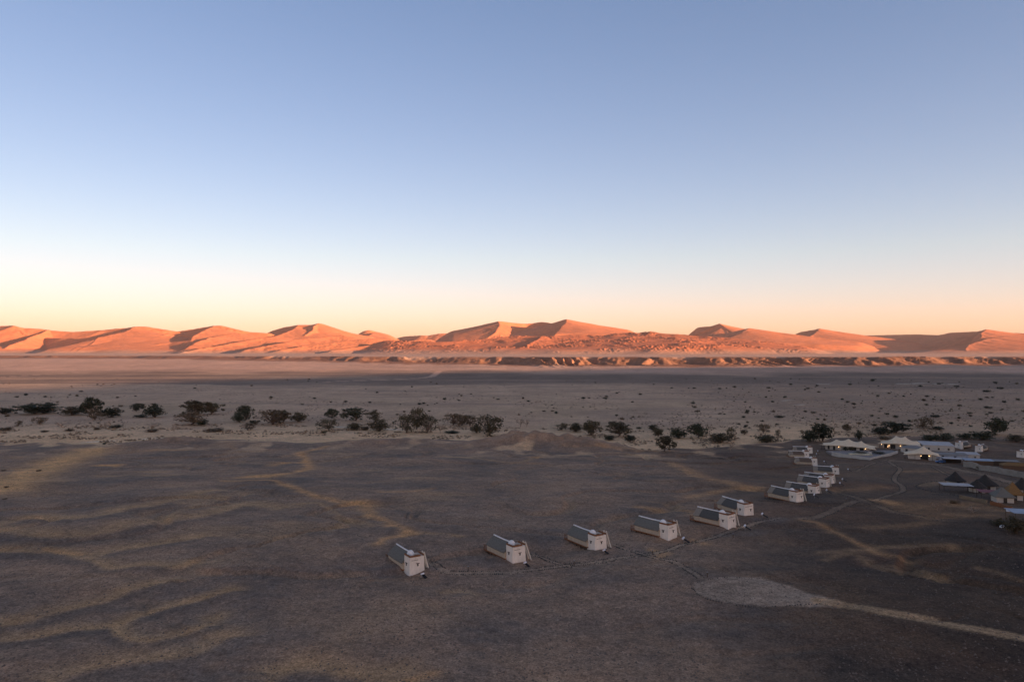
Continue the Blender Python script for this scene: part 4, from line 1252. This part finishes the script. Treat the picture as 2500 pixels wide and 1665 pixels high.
rondavel(2424, 1199, 4.0, 1.8, 3.4, 'taller of the joined dark thatched huts, in the middle', M_THATCH_DK)
rondavel(2470, 1231, 4.0, 1.9, 2.6, 'square hut with grey thatch and white wall at the right edge', M_THATCH, sq=True)
rondavel(2493, 1224, 3.6, 1.9, 3.4, 'hut with thatch coloured as if lit gold at the right edge', M_THATCH_GOLD, sq=True)  # orange light on this roof is put into the thatch colour
rondavel(2512, 1208, 3.2, 1.8, 3.4, 'dark pointed hut cut by the right edge of the picture', M_THATCH_DK)

def shade_roof(px, py, turn, w, d, h, m, label):
    loc, rz = face_cam(px, py, turn)
    s_ = thing('shade_roof', label, 'shade roof', loc, rz)
    MB().box(-w / 2, w / 2, 0, d, h, h + .1).build('roof', m, s_)
    for x in (-w / 2 + .3, w / 2 - .3):
        for y in (.3, d - .3):
            MB().box(x - .06, x + .06, y - .06, y + .06, -.6, h - .003).build('post', M_WOOD_DK, s_)
shade_roof(2341, 1203, 18, 9.5, 5.5, 2.4, M_ROOFWHITE, 'flat white shade roof on posts in front of the dark conical hut')
shade_roof(2428, 1221, 18, 7.5, 5.0, 2.3, M_MAROON, 'flat maroon shade roof in front of the joined dark huts')
shade_roof(2528, 1280, 24, 9.5, 6.0, 2.6, M_ROOFBLUE, 'pale blue flat roof cut by the right edge, behind the hedge')
wall_run('camp_wall', 'low tan mud wall in front of the dark round huts', [(2343, 1217), (2375, 1223), (2410, 1230)], 1.2, .35, mat('mud_wall', (.26, .185, .115), noise=.6), bumps=.1)
wall_run('camp_wall', 'low dark brown wall running on to the right of the tan mud wall', [(2418, 1232), (2445, 1238), (2470, 1246)], 1.1, .35, M_WOOD, bumps=.1)
for px, py, label in [(2462, 1248, 'small white crate by the camp wall'), (2447, 1287, 'small white crate lying left of the hedge')]:
    t = thing('crate', label, 'crate', at(px, py), .3)
    MB().box(-.55, .55, -.3, .3, -.05, .42).build('body', M_TANK, t); MB().box(-.58, .58, -.33, .33, .423, .50).build('lid', M_CAP, t)

# ------------------------------------------------------------------ trees and shrubs
def leaf_mat(name, c1, c2):
    m = bpy.data.materials.new(name); m.use_nodes = True
    n, l = m.node_tree.nodes, m.node_tree.links
    b = n['Principled BSDF']; b.inputs['Roughness'].default_value = .8; b.inputs['Specular IOR Level'].default_value = .15
    tc = n.new('ShaderNodeTexCoord'); t = n.new('ShaderNodeTexNoise'); t.inputs['Scale'].default_value = .9; t.inputs['Detail'].default_value = 3
    oi = n.new('ShaderNodeObjectInfo')
    l.new(tc.outputs['Object'], t.inputs['Vector'])
    r = n.new('ShaderNodeValToRGB'); r.color_ramp.elements[0].position = .35; r.color_ramp.elements[1].position = .65
    r.color_ramp.elements[0].color = (*c1, 1); r.color_ramp.elements[1].color = (*c2, 1)
    l.new(t.outputs[0], r.inputs[0])
    hs = n.new('ShaderNodeHueSaturation')
    mr = n.new('ShaderNodeMapRange'); mr.inputs[3].default_value = .75; mr.inputs[4].default_value = 1.25
    l.new(oi.outputs['Random'], mr.inputs[0]); l.new(mr.outputs[0], hs.inputs['Value'])
    l.new(r.outputs[0], hs.inputs['Color']); l.new(hs.outputs[0], b.inputs['Base Color'])
    return m
L_DARK = leaf_mat('dark_green_leaves', (.034, .038, .022), (.072, .072, .040))
L_OLIVE = leaf_mat('olive_leaves', (.060, .050, .028), (.122, .098, .052))
L_BROWN = leaf_mat('brown_leaves', (.105, .074, .044), (.195, .135, .075))
L_SCRUB = leaf_mat('dry_scrub', (.110, .075, .045), (.190, .130, .072))
M_BARK = mat('grey_brown_bark', (.16, .115, .085), noise=4.0, bump=.4)
M_BARE = mat('bleached_wood', (.38, .27, .19), noise=4.0, bump=.3)

def limbs(rr, mb, base, tips, r0):
    """a trunk that forks into tapering limbs reaching the tips"""
    for t in tips:
        p = np.array(base, float); q = np.array(t, float)
        mid = p + (q - p) * .45 + np.array((rr.uniform(-.06, .06), rr.uniform(-.06, .06), -.02)) * np.linalg.norm(q - p)
        m2 = p + (q - p) * .75 + np.array((rr.uniform(-.05, .05), rr.uniform(-.05, .05), .03)) * np.linalg.norm(q - p)
        mb.tube([p, mid, m2, q], [r0, r0 * .62, r0 * .36, r0 * .12], 5)

def crown_mesh(name, clumps, nleaf, size, m, seed, flat=1.0):
    """leaf sprays spread through ellipsoid clumps; unit tree is one metre tall"""
    rs = np.random.RandomState(seed)
    V = []
    tot = sum(c[3] * c[4] * c[5] for c in clumps) ** 1
    for cx, cy, cz, rx, ry, rz in clumps:
        n = max(8, int(nleaf * rx * ry * rz / tot))
        d = rs.normal(size=(n, 3)); d /= np.linalg.norm(d, axis=1)[:, None]
        rad = rs.rand(n, 1) ** .45
        P = d * rad * np.array((rx, ry, rz)) * (1 + .18 * rs.normal(size=(n, 1))) + np.array((cx, cy, cz))
        a = rs.normal(size=(n, 3)); a /= np.linalg.norm(a, axis=1)[:, None]
        b = rs.normal(size=(n, 3)); b -= (a * b).sum(1)[:, None] * a; b /= np.linalg.norm(b, axis=1)[:, None]
        s = size * rs.uniform(.55, 1.3, (n, 1))
        V.append(np.stack([P - a * s, P + b * s * .55, P + a * s, P - b * s * .55], 1))
    V = np.concatenate(V); n = len(V)
    V = V.reshape(-1, 3); V[:, 2] = np.maximum(V[:, 2], .01)
    return_me = mesh_np(name, V, quads=np.arange(n * 4).reshape(n, 4), smooth=False)
    return_me.materials.append(m)
    return return_me

def make_proto(kind, seed):
    """returns (trunk mesh, crown mesh) for a tree one metre tall and one metre wide"""
    rr = random.Random(seed); mb = MB(); cl = []
    if kind in ('acacia', 'round', 'sparse'):
        lean = rr.uniform(-.08, .08)
        fork = (lean, rr.uniform(-.04, .04), {'acacia': .12, 'round': .08, 'sparse': .10}[kind])
        mb.tube([(0, 0, -.06), (lean * .4, 0, .06), fork], [.045, .036, .030], 6)
        tips = []
        n = {'acacia': 11, 'round': 11, 'sparse': 12}[kind]
        for k in range(n):
            a = 2 * math.pi * (k * .382 + rr.uniform(-.08, .08))
            R_ = .42 * math.sqrt((k + .5) / n) * rr.uniform(.8, 1.15)
            dome_ = math.sqrt(max(.05, 1 - (R_ / .5) ** 2))
            z = {'acacia': .40 + .46 * dome_, 'round': .22 + .62 * dome_, 'sparse': .30 + .55 * dome_}[kind] * rr.uniform(.82, 1.08)
            tips.append((R_ * math.cos(a), R_ * math.sin(a), z))
            w = rr.uniform(.10, .18)
            cl.append((R_ * math.cos(a), R_ * math.sin(a), z, w, w, w * {'acacia': .8, 'round': 1.1, 'sparse': .95}[kind]))
            if True:
                z2 = z * rr.uniform(.22, .70)
                cl.append((R_ * math.cos(a) * .95, R_ * math.sin(a) * .95, z2, w * .9, w * .9, w * .8))
        if kind != 'sparse':
            cl.append((lean, 0, .55, .26, .26, .2))
        limbs(rr, mb, fork, tips, .022)
        for t in tips[:7]:
            limbs(rr, mb, [fork[i] + (t[i] - fork[i]) * .55 for i in range(3)], [(t[0] * rr.uniform(.7, 1.2), t[1] * rr.uniform(.6, 1.3), t[2] * rr.uniform(.95, 1.12))], .011)
        nl = {'acacia': 1200, 'round': 1400, 'sparse': 950}[kind]
        sz = {'acacia': .048, 'round': .050, 'sparse': .040}[kind]
    elif kind == 'bush':
        tips = []
        for k in range(9):
            a = rr.uniform(0, 6.28); R_ = rr.uniform(.08, .38)
            z = rr.uniform(.25, .8) * (1 - R_ * .5)
            tips.append((R_ * math.cos(a), R_ * math.sin(a), z)); w = rr.uniform(.11, .2)
            cl.append((R_ * math.cos(a), R_ * math.sin(a), z, w, w, w * 1.1))
        cl.append((0, 0, .28, .40, .40, .22)); cl.append((rr.uniform(-.1, .1), 0, .5, .26, .26, .3))
        limbs(rr, mb, (0, 0, -.04), tips, .022); nl = 1000; sz = .048
    elif kind == 'mat':
        for k in range(6):
            a = rr.uniform(0, 6.28); R_ = rr.uniform(.1, .36)
            cl.append((R_ * math.cos(a), R_ * math.sin(a), .45, .17, .17, .4))
        cl.append((0, 0, .4, .35, .35, .4)); limbs(rr, mb, (0, 0, -.04), [(.3, 0, .6), (-.3, .1, .6), (0, -.3, .6), (.1, .3, .7)], .02); nl = 360; sz = .075
    elif kind == 'bare':
        fork = (.02, 0, .22)
        mb.tube([(0, 0, -.05), fork], [.032, .024], 6)
        tips = [(rr.uniform(-.45, .45), rr.uniform(-.4, .4), rr.uniform(.5, 1.0)) for _ in range(9)]
        limbs(rr, mb, fork, tips, .020)
        for t in tips:
            for _ in range(4):
                q = [fork[i] + (t[i] - fork[i]) * rr.uniform(.4, .9) for i in range(3)]
                limbs(rr, mb, q, [(q[0] + rr.uniform(-.2, .2), q[1] + rr.uniform(-.2, .2), q[2] + rr.uniform(.05, .22))], .009)
            cl.append((t[0] * .9, t[1] * .9, t[2] * .92, .09, .09, .06))
        nl = 110; sz = .030
    lm = {'acacia': L_DARK, 'round': L_DARK, 'sparse': L_OLIVE, 'bush': L_DARK, 'mat': L_SCRUB, 'bare': L_BROWN}[kind]
    tm = mb.mesh(kind + '_trunk', M_BARE if kind == 'bare' else M_BARK)
    return tm, crown_mesh(kind + '_crown', cl, nl, sz, lm, seed)

PROTOS = {}
def proto(kind, seed, leaf=None):
    k = (kind, seed, leaf)
    if k not in PROTOS:
        tm, cm = make_proto(kind, seed)
        if leaf:
            cm = cm.copy(); cm.materials.clear(); cm.materials.append({'olive': L_OLIVE, 'brown': L_BROWN, 'dark': L_DARK, 'scrub': L_SCRUB}[leaf])
        PROTOS[k] = (tm, cm)
    return PROTOS[k]

TN = [0]
def plant(name, label, cat, px, py, hp, wp, kind, leaf=None, group=None, pos=None):
    """a plant standing at the pixel, hp and wp its height and width in photograph pixels"""
    TN[0] += 1
    rr = random.Random(TN[0] * 31)
    x, y, z = pos or at(px, py)
    sc = y / F
    h, w = hp * sc, wp * sc
    tm, cm = proto(kind, rr.choice((1, 2, 3)), leaf)
    o = thing(name, label, cat, (x, y, z), rr.uniform(0, 6.28), group)
    k_ = (1.15 if kind == 'mat' else 1.32) * (1.14 if px < 1300 and hp > 12 else 1.0)
    o.scale = (w * k_, w * k_, h * (1.0 if kind == 'mat' else 1.25))
    link('trunk' if kind not in ('bush', 'mat') else 'stems', tm, o)
    link('crown' if kind not in ('bush', 'mat') else 'foliage', cm, o)
    return o

RG = 'trees and bushes along the dry riverbed'
T_ = [
 (14, 1011, 16, 32, 'bush', None, 'dark bush at the left edge of the picture, among the riverbed trees'),
 (88, 1011, 22, 66, 'acacia', None, 'wide low dark acacia near the left edge'),
 (108, 1009, 17, 48, 'bush', None, 'dark bush merged into the right of the wide low acacia near the left edge'),
 (117, 1003, 17, 24, 'acacia', None, 'small flat-topped acacia peeping over the wide dark one near the left edge'),
 (175, 1013, 20, 52, 'bush', 'olive', 'wide brownish bush left of the tall dark tree'),
 (224, 1014, 36, 37, 'round', None, 'tall dark rounded tree near the left, narrow at its foot'),
 (231, 1026, 22, 28, 'sparse', 'brown', 'thin grey-brown bush in front of the tall dark rounded tree'),
 (270, 1019, 25, 38, 'bush', None, 'ragged dark bush between the tall rounded tree and the small umbrella tree'),
 (333, 1005, 17, 25, 'acacia', None, 'small umbrella-shaped tree standing back on the pale sand'),
 (378, 1019, 32, 42, 'bush', None, 'dense dark cone-shaped tree, broad at the foot'),
 (343, 1019, 9, 40, 'mat', 'dark', 'low dark shrub at the left foot of the cone-shaped tree'),
 (478, 1013, 32, 44, 'acacia', 'olive', 'left one of a pair of spreading acacias with visible trunks'),
 (513, 1012, 27, 46, 'acacia', 'olive', 'right one of a pair of spreading acacias with visible trunks'),
 (466, 1037, 26, 56, 'sparse', 'brown', 'loose brown thicket in front of the pair of spreading acacias'),
 (492, 1038, 14, 26, 'bush', None, 'small dark bush at the right foot of the loose brown thicket'),
 (585, 1031, 22, 26, 'bush', None, 'squat dark bush beside a taller dark tree, left of centre'),
 (600, 1026, 30, 30, 'round', None, 'dark round tree behind the squat bush, left of centre'),
 (622, 1034, 10, 32, 'mat', 'dark', 'low dark shrub right of the squat bush'),
 (605, 1050, 15, 25, 'sparse', 'brown', 'small brown tree alone on the sand below the dark pair'),
 (665, 1037, 32, 58, 'sparse', 'brown', 'wide loose brown tree clump left of centre'),
 (691, 1031, 26, 34, 'round', 'olive', 'brownish round tree grown into the wide loose clump'),
 (729, 1030, 23, 33, 'bush', 'olive', 'dark rounded bush right of the wide loose clump'),
 (811, 1021, 19, 25, 'round', None, 'small dark tree on a thin stem, standing back'),
 (868, 1027, 26, 46, 'acacia', None, 'dark spreading acacia left of the small white pool of sand'),
 (866, 1049, 17, 35, 'bush', 'olive', 'olive bush in front of the dark spreading acacia'),
 (914, 1032, 26, 29, 'sparse', None, 'open-crowned tree right of the dark spreading acacia'),
 (803, 1050, 23, 38, 'sparse', 'olive', 'brown-green bush with a small dark one at its foot'),
 (790, 1058, 8, 15, 'mat', 'dark', 'small dark shrub at the foot of the brown-green bush'),
 (892, 1050, 11, 27, 'mat', 'scrub', 'low brown shrub between two bushes on the sand'),
 (926, 1053, 28, 41, 'bush', 'olive', 'ragged brown-green bush right of the low brown shrub'),
 (1017, 1048, 46, 31, 'sparse', 'olive', 'tallest tree of the centre group, narrow crown'),
 (992, 1057, 40, 42, 'sparse', 'olive', 'loose tree left of the tallest one in the centre group'),
 (1043, 1057, 37, 39, 'sparse', 'olive', 'loose tree right of the tallest one, trunk showing'),
 (1075, 1057, 22, 19, 'bare', None, 'small bare tree between the centre group and the grey grove'),
 (1106, 1038, 25, 35, 'sparse', 'brown', 'first tree of the grey-brown grove'),
 (1127, 1039, 23, 29, 'sparse', 'brown', 'middle tree of the grey-brown grove'),
 (1146, 1040, 23, 28, 'sparse', 'brown', 'last tree of the grey-brown grove'),
 (1193, 1063, 43, 52, 'sparse', 'olive', 'large loose tree beside the rocky mound'),
 (1164, 1057, 22, 27, 'bush', 'olive', 'brown-green bush at the left foot of the large loose tree'),
 (1105, 1057, 7, 42, 'mat', 'dark', 'flat dark shrub below the grey-brown grove'),
 (1271, 1042, 18, 22, 'bare', None, 'bare twiggy tree behind the rocky mound, left one'),
 (1286, 1042, 16, 22, 'bare', None, 'bare twiggy tree behind the rocky mound, right one'),
 (1373, 1051, 15, 27, 'sparse', 'olive', 'small brown tree behind the right end of the mound'),
 (1406, 1054, 21, 38, 'bush', 'olive', 'dark brown bush behind the right end of the mound'),
 (1445, 1063, 31, 36, 'round', 'olive', 'grey-green round tree right of the mound'),
 (1496, 1037, 11, 28, 'mat', 'dark', 'flat dark bush standing back behind the forked tree'),
 (1510, 1065, 29, 50, 'acacia', 'olive', 'broad forked acacia right of the mound'),
 (1488, 1075, 13, 25, 'bush', None, 'low dark bush at the left foot of the broad forked acacia'),
 (1539, 1078, 16, 29, 'bush', None, 'low dark bush right of the broad forked acacia'),
 (1595, 1052, 13, 19, 'acacia', None, 'small flat-topped tree left of the very dark pair'),
 (1606, 1066, 18, 23, 'round', 'olive', 'small grey-green tree below the small flat-topped one'),
 (1657, 1070, 25, 47, 'bush', None, 'very dark dense bush, left of the dark pair'),
 (1703, 1068, 28, 39, 'round', None, 'very dark rounded tree, right of the dark pair'),
 (1622, 1102, 32, 39, 'acacia', 'olive', 'lone tree with leaning trunk on the near side of the wash'),
 (1757, 1081, 23, 51, 'bush', 'olive', 'broad dark olive bush right of the dark pair'),
 (1786, 1074, 28, 21, 'sparse', 'olive', 'tall thin tree beside the broad olive bush'),
 (1784, 1103, 27, 15, 'bare', None, 'bare reddish tree below the tall thin one'),
 (1818, 1061, 10, 17, 'acacia', 'olive', 'tiny umbrella tree right of the tall thin one'),
 (1872, 1080, 18, 52, 'bush', 'olive', 'long low olive bush left of the big dark bushes'),
 (1864, 1057, 19, 29, 'sparse', 'brown', 'pale brown tree behind the long low olive bush'),
 (1900, 1067, 16, 11, 'sparse', 'olive', 'slim small tree right of the pale brown one'),
 (1977, 1079, 28, 44, 'bush', None, 'left one of two big dark bushes beside the three-peaked tent'),
 (2008, 1077, 37, 44, 'round', None, 'right, taller one of two big dark bushes beside the three-peaked tent'),
 (2067, 1053, 15, 17, 'round', 'brown', 'small brown tree behind the three-peaked tent'),
 (2097, 1073, 23, 17, 'bush', None, 'narrow dark bush just behind the three-peaked tent'),
 (2186, 1057, 23, 56, 'acacia', None, 'wide dark acacia behind the two tents, right half'),
 (2150, 1060, 18, 46, 'bush', None, 'wide dark bush behind the two tents, left half'),
 (2255, 1046, 23, 35, 'sparse', 'brown', 'pale bare-looking tree behind the two-peaked tent'),
 (2291, 1049, 10, 37, 'mat', 'dark', 'long flat dark bush behind the white hall'),
 (2432, 1062, 34, 45, 'round', None, 'big dark round tree near the right edge'),
 (2272, 1076, 15, 42, 'bush', None, 'dark hedge-like bush behind the white hall, left'),
 (2309, 1075, 17, 47, 'bush', None, 'dark hedge-like bush behind the white hall, right'),
 (2396, 1073, 21, 58, 'bush', None, 'broad dark bush left of the big round tree'),
 (2355, 1072, 15, 36, 'bush', None, 'dark bush between the white hall and the broad dark bush'),
 (2480, 1078, 16, 50, 'bush', 'olive', 'dark olive bush at the right edge above the last room'),
 (46, 1040, 11, 15, 'sparse', 'brown', 'small brown bush on the sand near the left edge'),
 (16, 1051, 10, 36, 'mat', 'scrub', 'flat brown shrub at the left edge on the sand'),
 (95, 1035, 15, 27, 'sparse', 'brown', 'wispy brown bush below the wide low acacia'),
 (150, 1043, 13, 28, 'bare', None, 'fallen-looking bare bush on the sand near the left'),
 (108, 1055, 6, 20, 'mat', 'scrub', 'small flat shrub left of the flat brown row'),
 (171, 1052, 6, 30, 'mat', 'scrub', 'flat brown shrub below the wide brownish bush'),
 (237, 1049, 6, 20, 'mat', 'scrub', 'small flat shrub below the tall dark rounded tree'),
 (283, 1044, 8, 36, 'mat', 'olive', 'flat green-brown shrub on the sand below the ragged bush'),
 (370, 1054, 8, 38, 'mat', 'scrub', 'flat brown shrub below the cone-shaped tree'),
 (525, 1053, 10, 58, 'mat', 'scrub', 'widest flat brown shrub, below the pair of spreading acacias'),
 (258, 1047, 15, 18, 'bare', None, 'small pale bare bush below the ragged dark bush'),
 (371, 1047, 13, 28, 'bare', None, 'pale bare bush just above a flat brown shrub'),
 (425, 1054, 14, 18, 'bare', None, 'pale bare bush alone between two flat shrubs'),
 (254, 1085, 5, 11, 'mat', 'dark', 'tiny dark shrub on the white pan edge'),
 (2160, 1072, 9, 34, 'mat', 'brown', 'orange-brown shrub between the two canopy tents'),
 (2288, 1245, 17, 34, 'bare', 'scrub', 'dry brown bush on the red ground left of the camp, nearer one'),
 (2375, 1252, 12, 46, 'bare', 'scrub', 'wide dry brown bush on the red ground below the tan mud wall'),
 (2330, 1228, 9, 26, 'mat', 'scrub', 'low dry shrub on the red ground left of the mud wall'),
 (2480, 1300, 36, 60, 'bush', 'olive', 'big dark hedge at the right edge in front of the blue roof'),
 (2440, 1283, 14, 34, 'bush', 'olive', 'smaller dark hedge left of the big one at the right edge'),
 (2068, 1106, 8, 14, 'bush', None, 'dark potted bush on the left part of the terrace'),
 (2080, 1106, 9, 15, 'bush', 'olive', 'dark bush on the terrace right of the potted one'),
 (2105, 1113, 5, 40, 'mat', 'olive', 'clipped green hedge on the terrace behind the left wall'),
 (2150, 1112, 5, 34, 'mat', 'olive', 'clipped green hedge on the terrace behind the right wall'),
 (2390, 1146, 10, 12, 'bush', 'olive', 'creeper growing up the yard wall, left one'),
 (2446, 1155, 9, 9, 'bush', 'olive', 'creeper growing up the yard wall, right one'),
 (8, 1150, 4, 12, 'mat', 'scrub', 'small brown shrub on the orange sand tongue at the left edge, upper'),
 (15, 1190, 4, 14, 'mat', 'scrub', 'small brown shrub on the orange sand tongue at the left edge, middle'),
 (12, 1219, 4, 14, 'mat', 'scrub', 'small brown shrub on the orange sand tongue at the left edge, lower'),
 (95, 1150, 4, 16, 'mat', 'scrub', 'small brown shrub in the middle of the orange sand tongue'),
]
for px, py, hp_, wp_, kind, leaf, label in T_:
    nm = {'acacia': 'acacia_tree', 'round': 'acacia_tree', 'sparse': 'thorn_tree', 'bush': 'bush', 'mat': 'low_shrub', 'bare': 'bare_tree'}[kind]
    ct = {'acacia': 'tree', 'round': 'tree', 'sparse': 'tree', 'bush': 'bush', 'mat': 'shrub', 'bare': 'tree'}[kind]
    pos = None
    if 'terrace' in label:
        x, y, z = at(px, py); pos = (x, y + 2.0, topz - .75)
    plant(nm, label, ct, px, py, hp_, wp_, kind, leaf, RG if py < 1105 and 'terrace' not in label else None, pos)

# scattered shrubs of the plain beyond the river: the larger ones singly
BIG = [(1824, 1009, 6, 13), (1902, 1020, 7, 25), (1358, 1010, 6, 9), (1825, 1005, 6, 13), (1967, 1006, 5, 11), (1986, 1009, 5, 14), (2409, 957, 6, 21), (2444, 950, 6, 18), (2337, 945, 5, 14),
       (2293, 938, 4, 13), (2263, 969, 4, 10), (2255, 979, 7, 11), (2411, 997, 7, 19), (2486, 977, 5, 13), (2368, 1010, 5, 14), (2419, 1009, 5, 14), (2186, 1020, 8, 14), (2282, 1019, 8, 27),
       (1560, 1047, 6, 14), (1424, 974, 5, 10), (1476, 973, 4, 15), (1480, 969, 4, 12), (1563, 964, 4, 8), (1216, 976, 4, 11), (1290, 981, 4, 9), (1277, 974, 5, 7), (1034, 986, 4, 9), (1024, 988, 5, 10),
       (1085, 976, 5, 10), (843, 982, 4, 10), (903, 984, 4, 8), (662, 972, 5, 8), (768, 974, 4, 9), (188, 968, 5, 8), (63, 966, 6, 9), (286, 972, 4, 7), (110, 970, 4, 9), (1758, 950, 4, 12),
       (1793, 946, 4, 10), (1877, 948, 4, 14), (1930, 940, 4, 9), (1973, 950, 4, 8), (1994, 943, 4, 8), (2075, 940, 4, 9), (2247, 944, 4, 10), (2000, 958, 3, 8), (2143, 968, 4, 9), (2085, 988, 5, 10),
       (2430, 936, 6, 11), (2482, 938, 4, 8), (2452, 983, 5, 9), (2393, 977, 5, 10), (1998, 958, 3, 7), (1870, 971, 4, 7), (1694, 949, 3, 9), (1640, 948, 3, 8), (1997, 1025, 5, 11), (2341, 1022, 5, 9),
       (2130, 931, 8, 14), (2322, 1035, 5, 10), (2370, 1042, 5, 11), (2220, 1030, 6, 9), (1815, 1020, 5, 10), (1820, 1043, 6, 9), (1803, 1036, 4, 12), (2262, 990, 5, 9)]
SG = 'shrubs scattered over the plain'
def shrub_label(px, py, wp, leaf):
    col_ = {'dark': 'dark', 'olive': 'olive', 'scrub': 'brown'}[leaf]
    size = 'tiny' if wp < 5 else 'small' if wp < 8 else 'middling' if wp < 12 else 'wide'
    zx = ['at the far left', 'left of centre', 'a little left of centre', 'at the centre', 'a little right of centre', 'right of centre', 'well to the right', 'at the far right'][min(7, int(px / 312.5))]
    zy = ['by the dark gravel band', 'on the far half', 'on the near half', 'close behind the river trees'][max(0, min(3, int((py - 925) / 29)))]
    return '%s %s shrub on the plain, %s, %s' % (size, col_, zx, zy)
for px, py, hp_, wp_ in BIG:
    lf = 'dark' if wp_ > 8 else 'olive'
    plant('desert_shrub', shrub_label(px, py, wp_, lf), 'shrub', px, py, hp_, wp_, 'mat' if wp_ > 10 else 'bush', lf, SG)
rr = random.Random(77)
n = 0
while n < 225:
    py = 925 + 115 * rr.random() ** 1.25
    px = rr.uniform(0, 2500)
    dens = .25 + .75 * max(0, min(1, (px - 500) / 1500)) + (.25 if px < 350 else 0)
    if rr.random() > dens: continue
    D_ = 62 * F / (py - 853)
    if pn(np.array([(px - 1250) / F * D_ / 85]), np.array([D_ / 120]), 55)[0] < -.02: continue
    s = rr.choice((1, 1, 1, 1.4, 1.9)) * (.6 + .8 * (py - 925) / 115)
    wp_ = 4.6 * s * rr.uniform(.8, 1.5); lf = rr.choice(('dark', 'olive', 'scrub'))
    plant('desert_shrub', shrub_label(px, py, wp_, lf), 'shrub', px, py, 2.6 * s, wp_, 'mat', lf, SG)
    n += 1

def tussocks(name, label, count, seed, gen, size, m):
    """small dry tufts, too many to count: crossed low blades"""
    rs = np.random.RandomState(seed); V = []; Q = []
    pts = gen(rs, count)
    z = ground_h(pts[:, 0], pts[:, 1])
    n = len(pts); s = size[0] + (size[1] - size[0]) * rs.rand(n) ** 2.5
    V = np.zeros((n, 9, 3)); a0 = rs.rand(n) * 6.28
    for k in range(8):
        a = a0 + k * math.pi / 4
        r = s * rs.uniform(.7, 1.2, n)
        V[:, k, 0] = pts[:, 0] + r * np.cos(a); V[:, k, 1] = pts[:, 1] + r * np.sin(a); V[:, k, 2] = z + (s * .55 * rs.uniform(.2, 1, n) if k % 2 else -.05)
    V[:, 8, 0] = pts[:, 0]; V[:, 8, 1] = pts[:, 1]; V[:, 8, 2] = z + s * rs.uniform(.7, 1.1, n)
    b = np.arange(n)[:, None] * 9
    T = np.concatenate([b + np.array((k, (k + 1) % 8, 8)) for k in range(8)])
    me = mesh_np(name, V.reshape(-1, 3), tris=T, smooth=False)
    o = link(name, me, m=m)
    tag(o, label, 'grass', kind='stuff')

def gen_plain(rs, n):
    y = 62 * F / (72 + 115 * rs.rand(n * 4) ** 1.0)
    px = rs.rand(n * 4) * 2700 - 100
    x = (px - 1250) / F * y
    k = fbm(x / 130, y / 130, 401, 3) + .25 * fbm(x / 20, y / 20, 402, 2) + .25 * ss(700, 2000, px) > .12
    return np.stack([x, y], -1)[k][:n]
tussocks('dry_tussocks', 'small dry tufts dotted over the plain beyond the river', 7000, 9, gen_plain, (.25, 1.0), leaf_mat('dry_tufts', (.13, .09, .055), (.24, .165, .10)))
def gen_river(rs, n):
    px = rs.rand(n * 3) * 2300; y0 = edge_y((px - 1250) / F * 500)
    y = y0 + 12 + 120 * rs.rand(n * 3); x = (px - 1250) / F * y
    k = fbm(x / 40, y / 30, 405, 2) > .10
    return np.stack([x, y], -1)[k][:n]
tussocks('river_scrub', 'low dry scrub strewn over the riverbed sand', 4600, 11, gen_river, (.2, 1.3), leaf_mat('river_tufts', (.12, .085, .05), (.30, .20, .115)))
def gen_gravel(rs, n):
    y = 45 * F / (200 + 700 * rs.rand(n) ** 1.1); px = rs.rand(n) * 2600 - 50
    x = (px - 1250) / F * y
    return np.stack([x, y], -1)
def pebbles():
    rs = np.random.RandomState(21); n = 26000
    p = gen_gravel(rs, n); z = ground_h(p[:, 0], p[:, 1]); s = .06 + .20 * rs.rand(n) ** 4
    V = np.zeros((n, 5, 3))
    a0 = rs.rand(n) * 6.28
    for k in range(4):
        a = a0 + k * math.pi / 2
        V[:, k, 0] = p[:, 0] + s * np.cos(a) * rs.uniform(.7, 1.3, n); V[:, k, 1] = p[:, 1] + s * np.sin(a) * rs.uniform(.7, 1.3, n); V[:, k, 2] = z - .02
    V[:, 4, 0] = p[:, 0]; V[:, 4, 1] = p[:, 1]; V[:, 4, 2] = z + s * .8
    b = np.arange(n)[:, None] * 5
    T = np.concatenate([b + np.array((k, (k + 1) % 4, 4)) for k in range(4)])
    o = link('loose_stones', mesh_np('loose_stones', V.reshape(-1, 3), tris=T, smooth=False), m=mat('dark_pebble', (.10, .08, .065), noise=.7, col2=(.20, .15, .115)))
    tag(o, 'loose dark stones strewn over the gravel plain', 'stones', kind='stuff')
pebbles()

# ------------------------------------------------------------------ thin dust haze in the air over the whole valley
# the haze box holds the camera, the ground sheet and everything on it; sky and sun stay outside
hz = bpy.data.materials.new('haze_air'); hz.use_nodes = True
hn, hl = hz.node_tree.nodes, hz.node_tree.links
hn.remove(hn['Principled BSDF'])
pv = hn.new('ShaderNodeVolumePrincipled')
pv.inputs['Color'].default_value = (.92, .86, .84, 1)
pv.inputs['Density'].default_value = 1.3e-5
pv.inputs['Anisotropy'].default_value = 0.2
hl.new(pv.outputs[0], hn['Material Output'].inputs['Volume'])
ho = MB().box(-19000, 19000, -14500, 14500, -26, 560).build('haze', hz)
tag(ho, 'thin dusty haze over the valley', 'haze', kind='stuff')
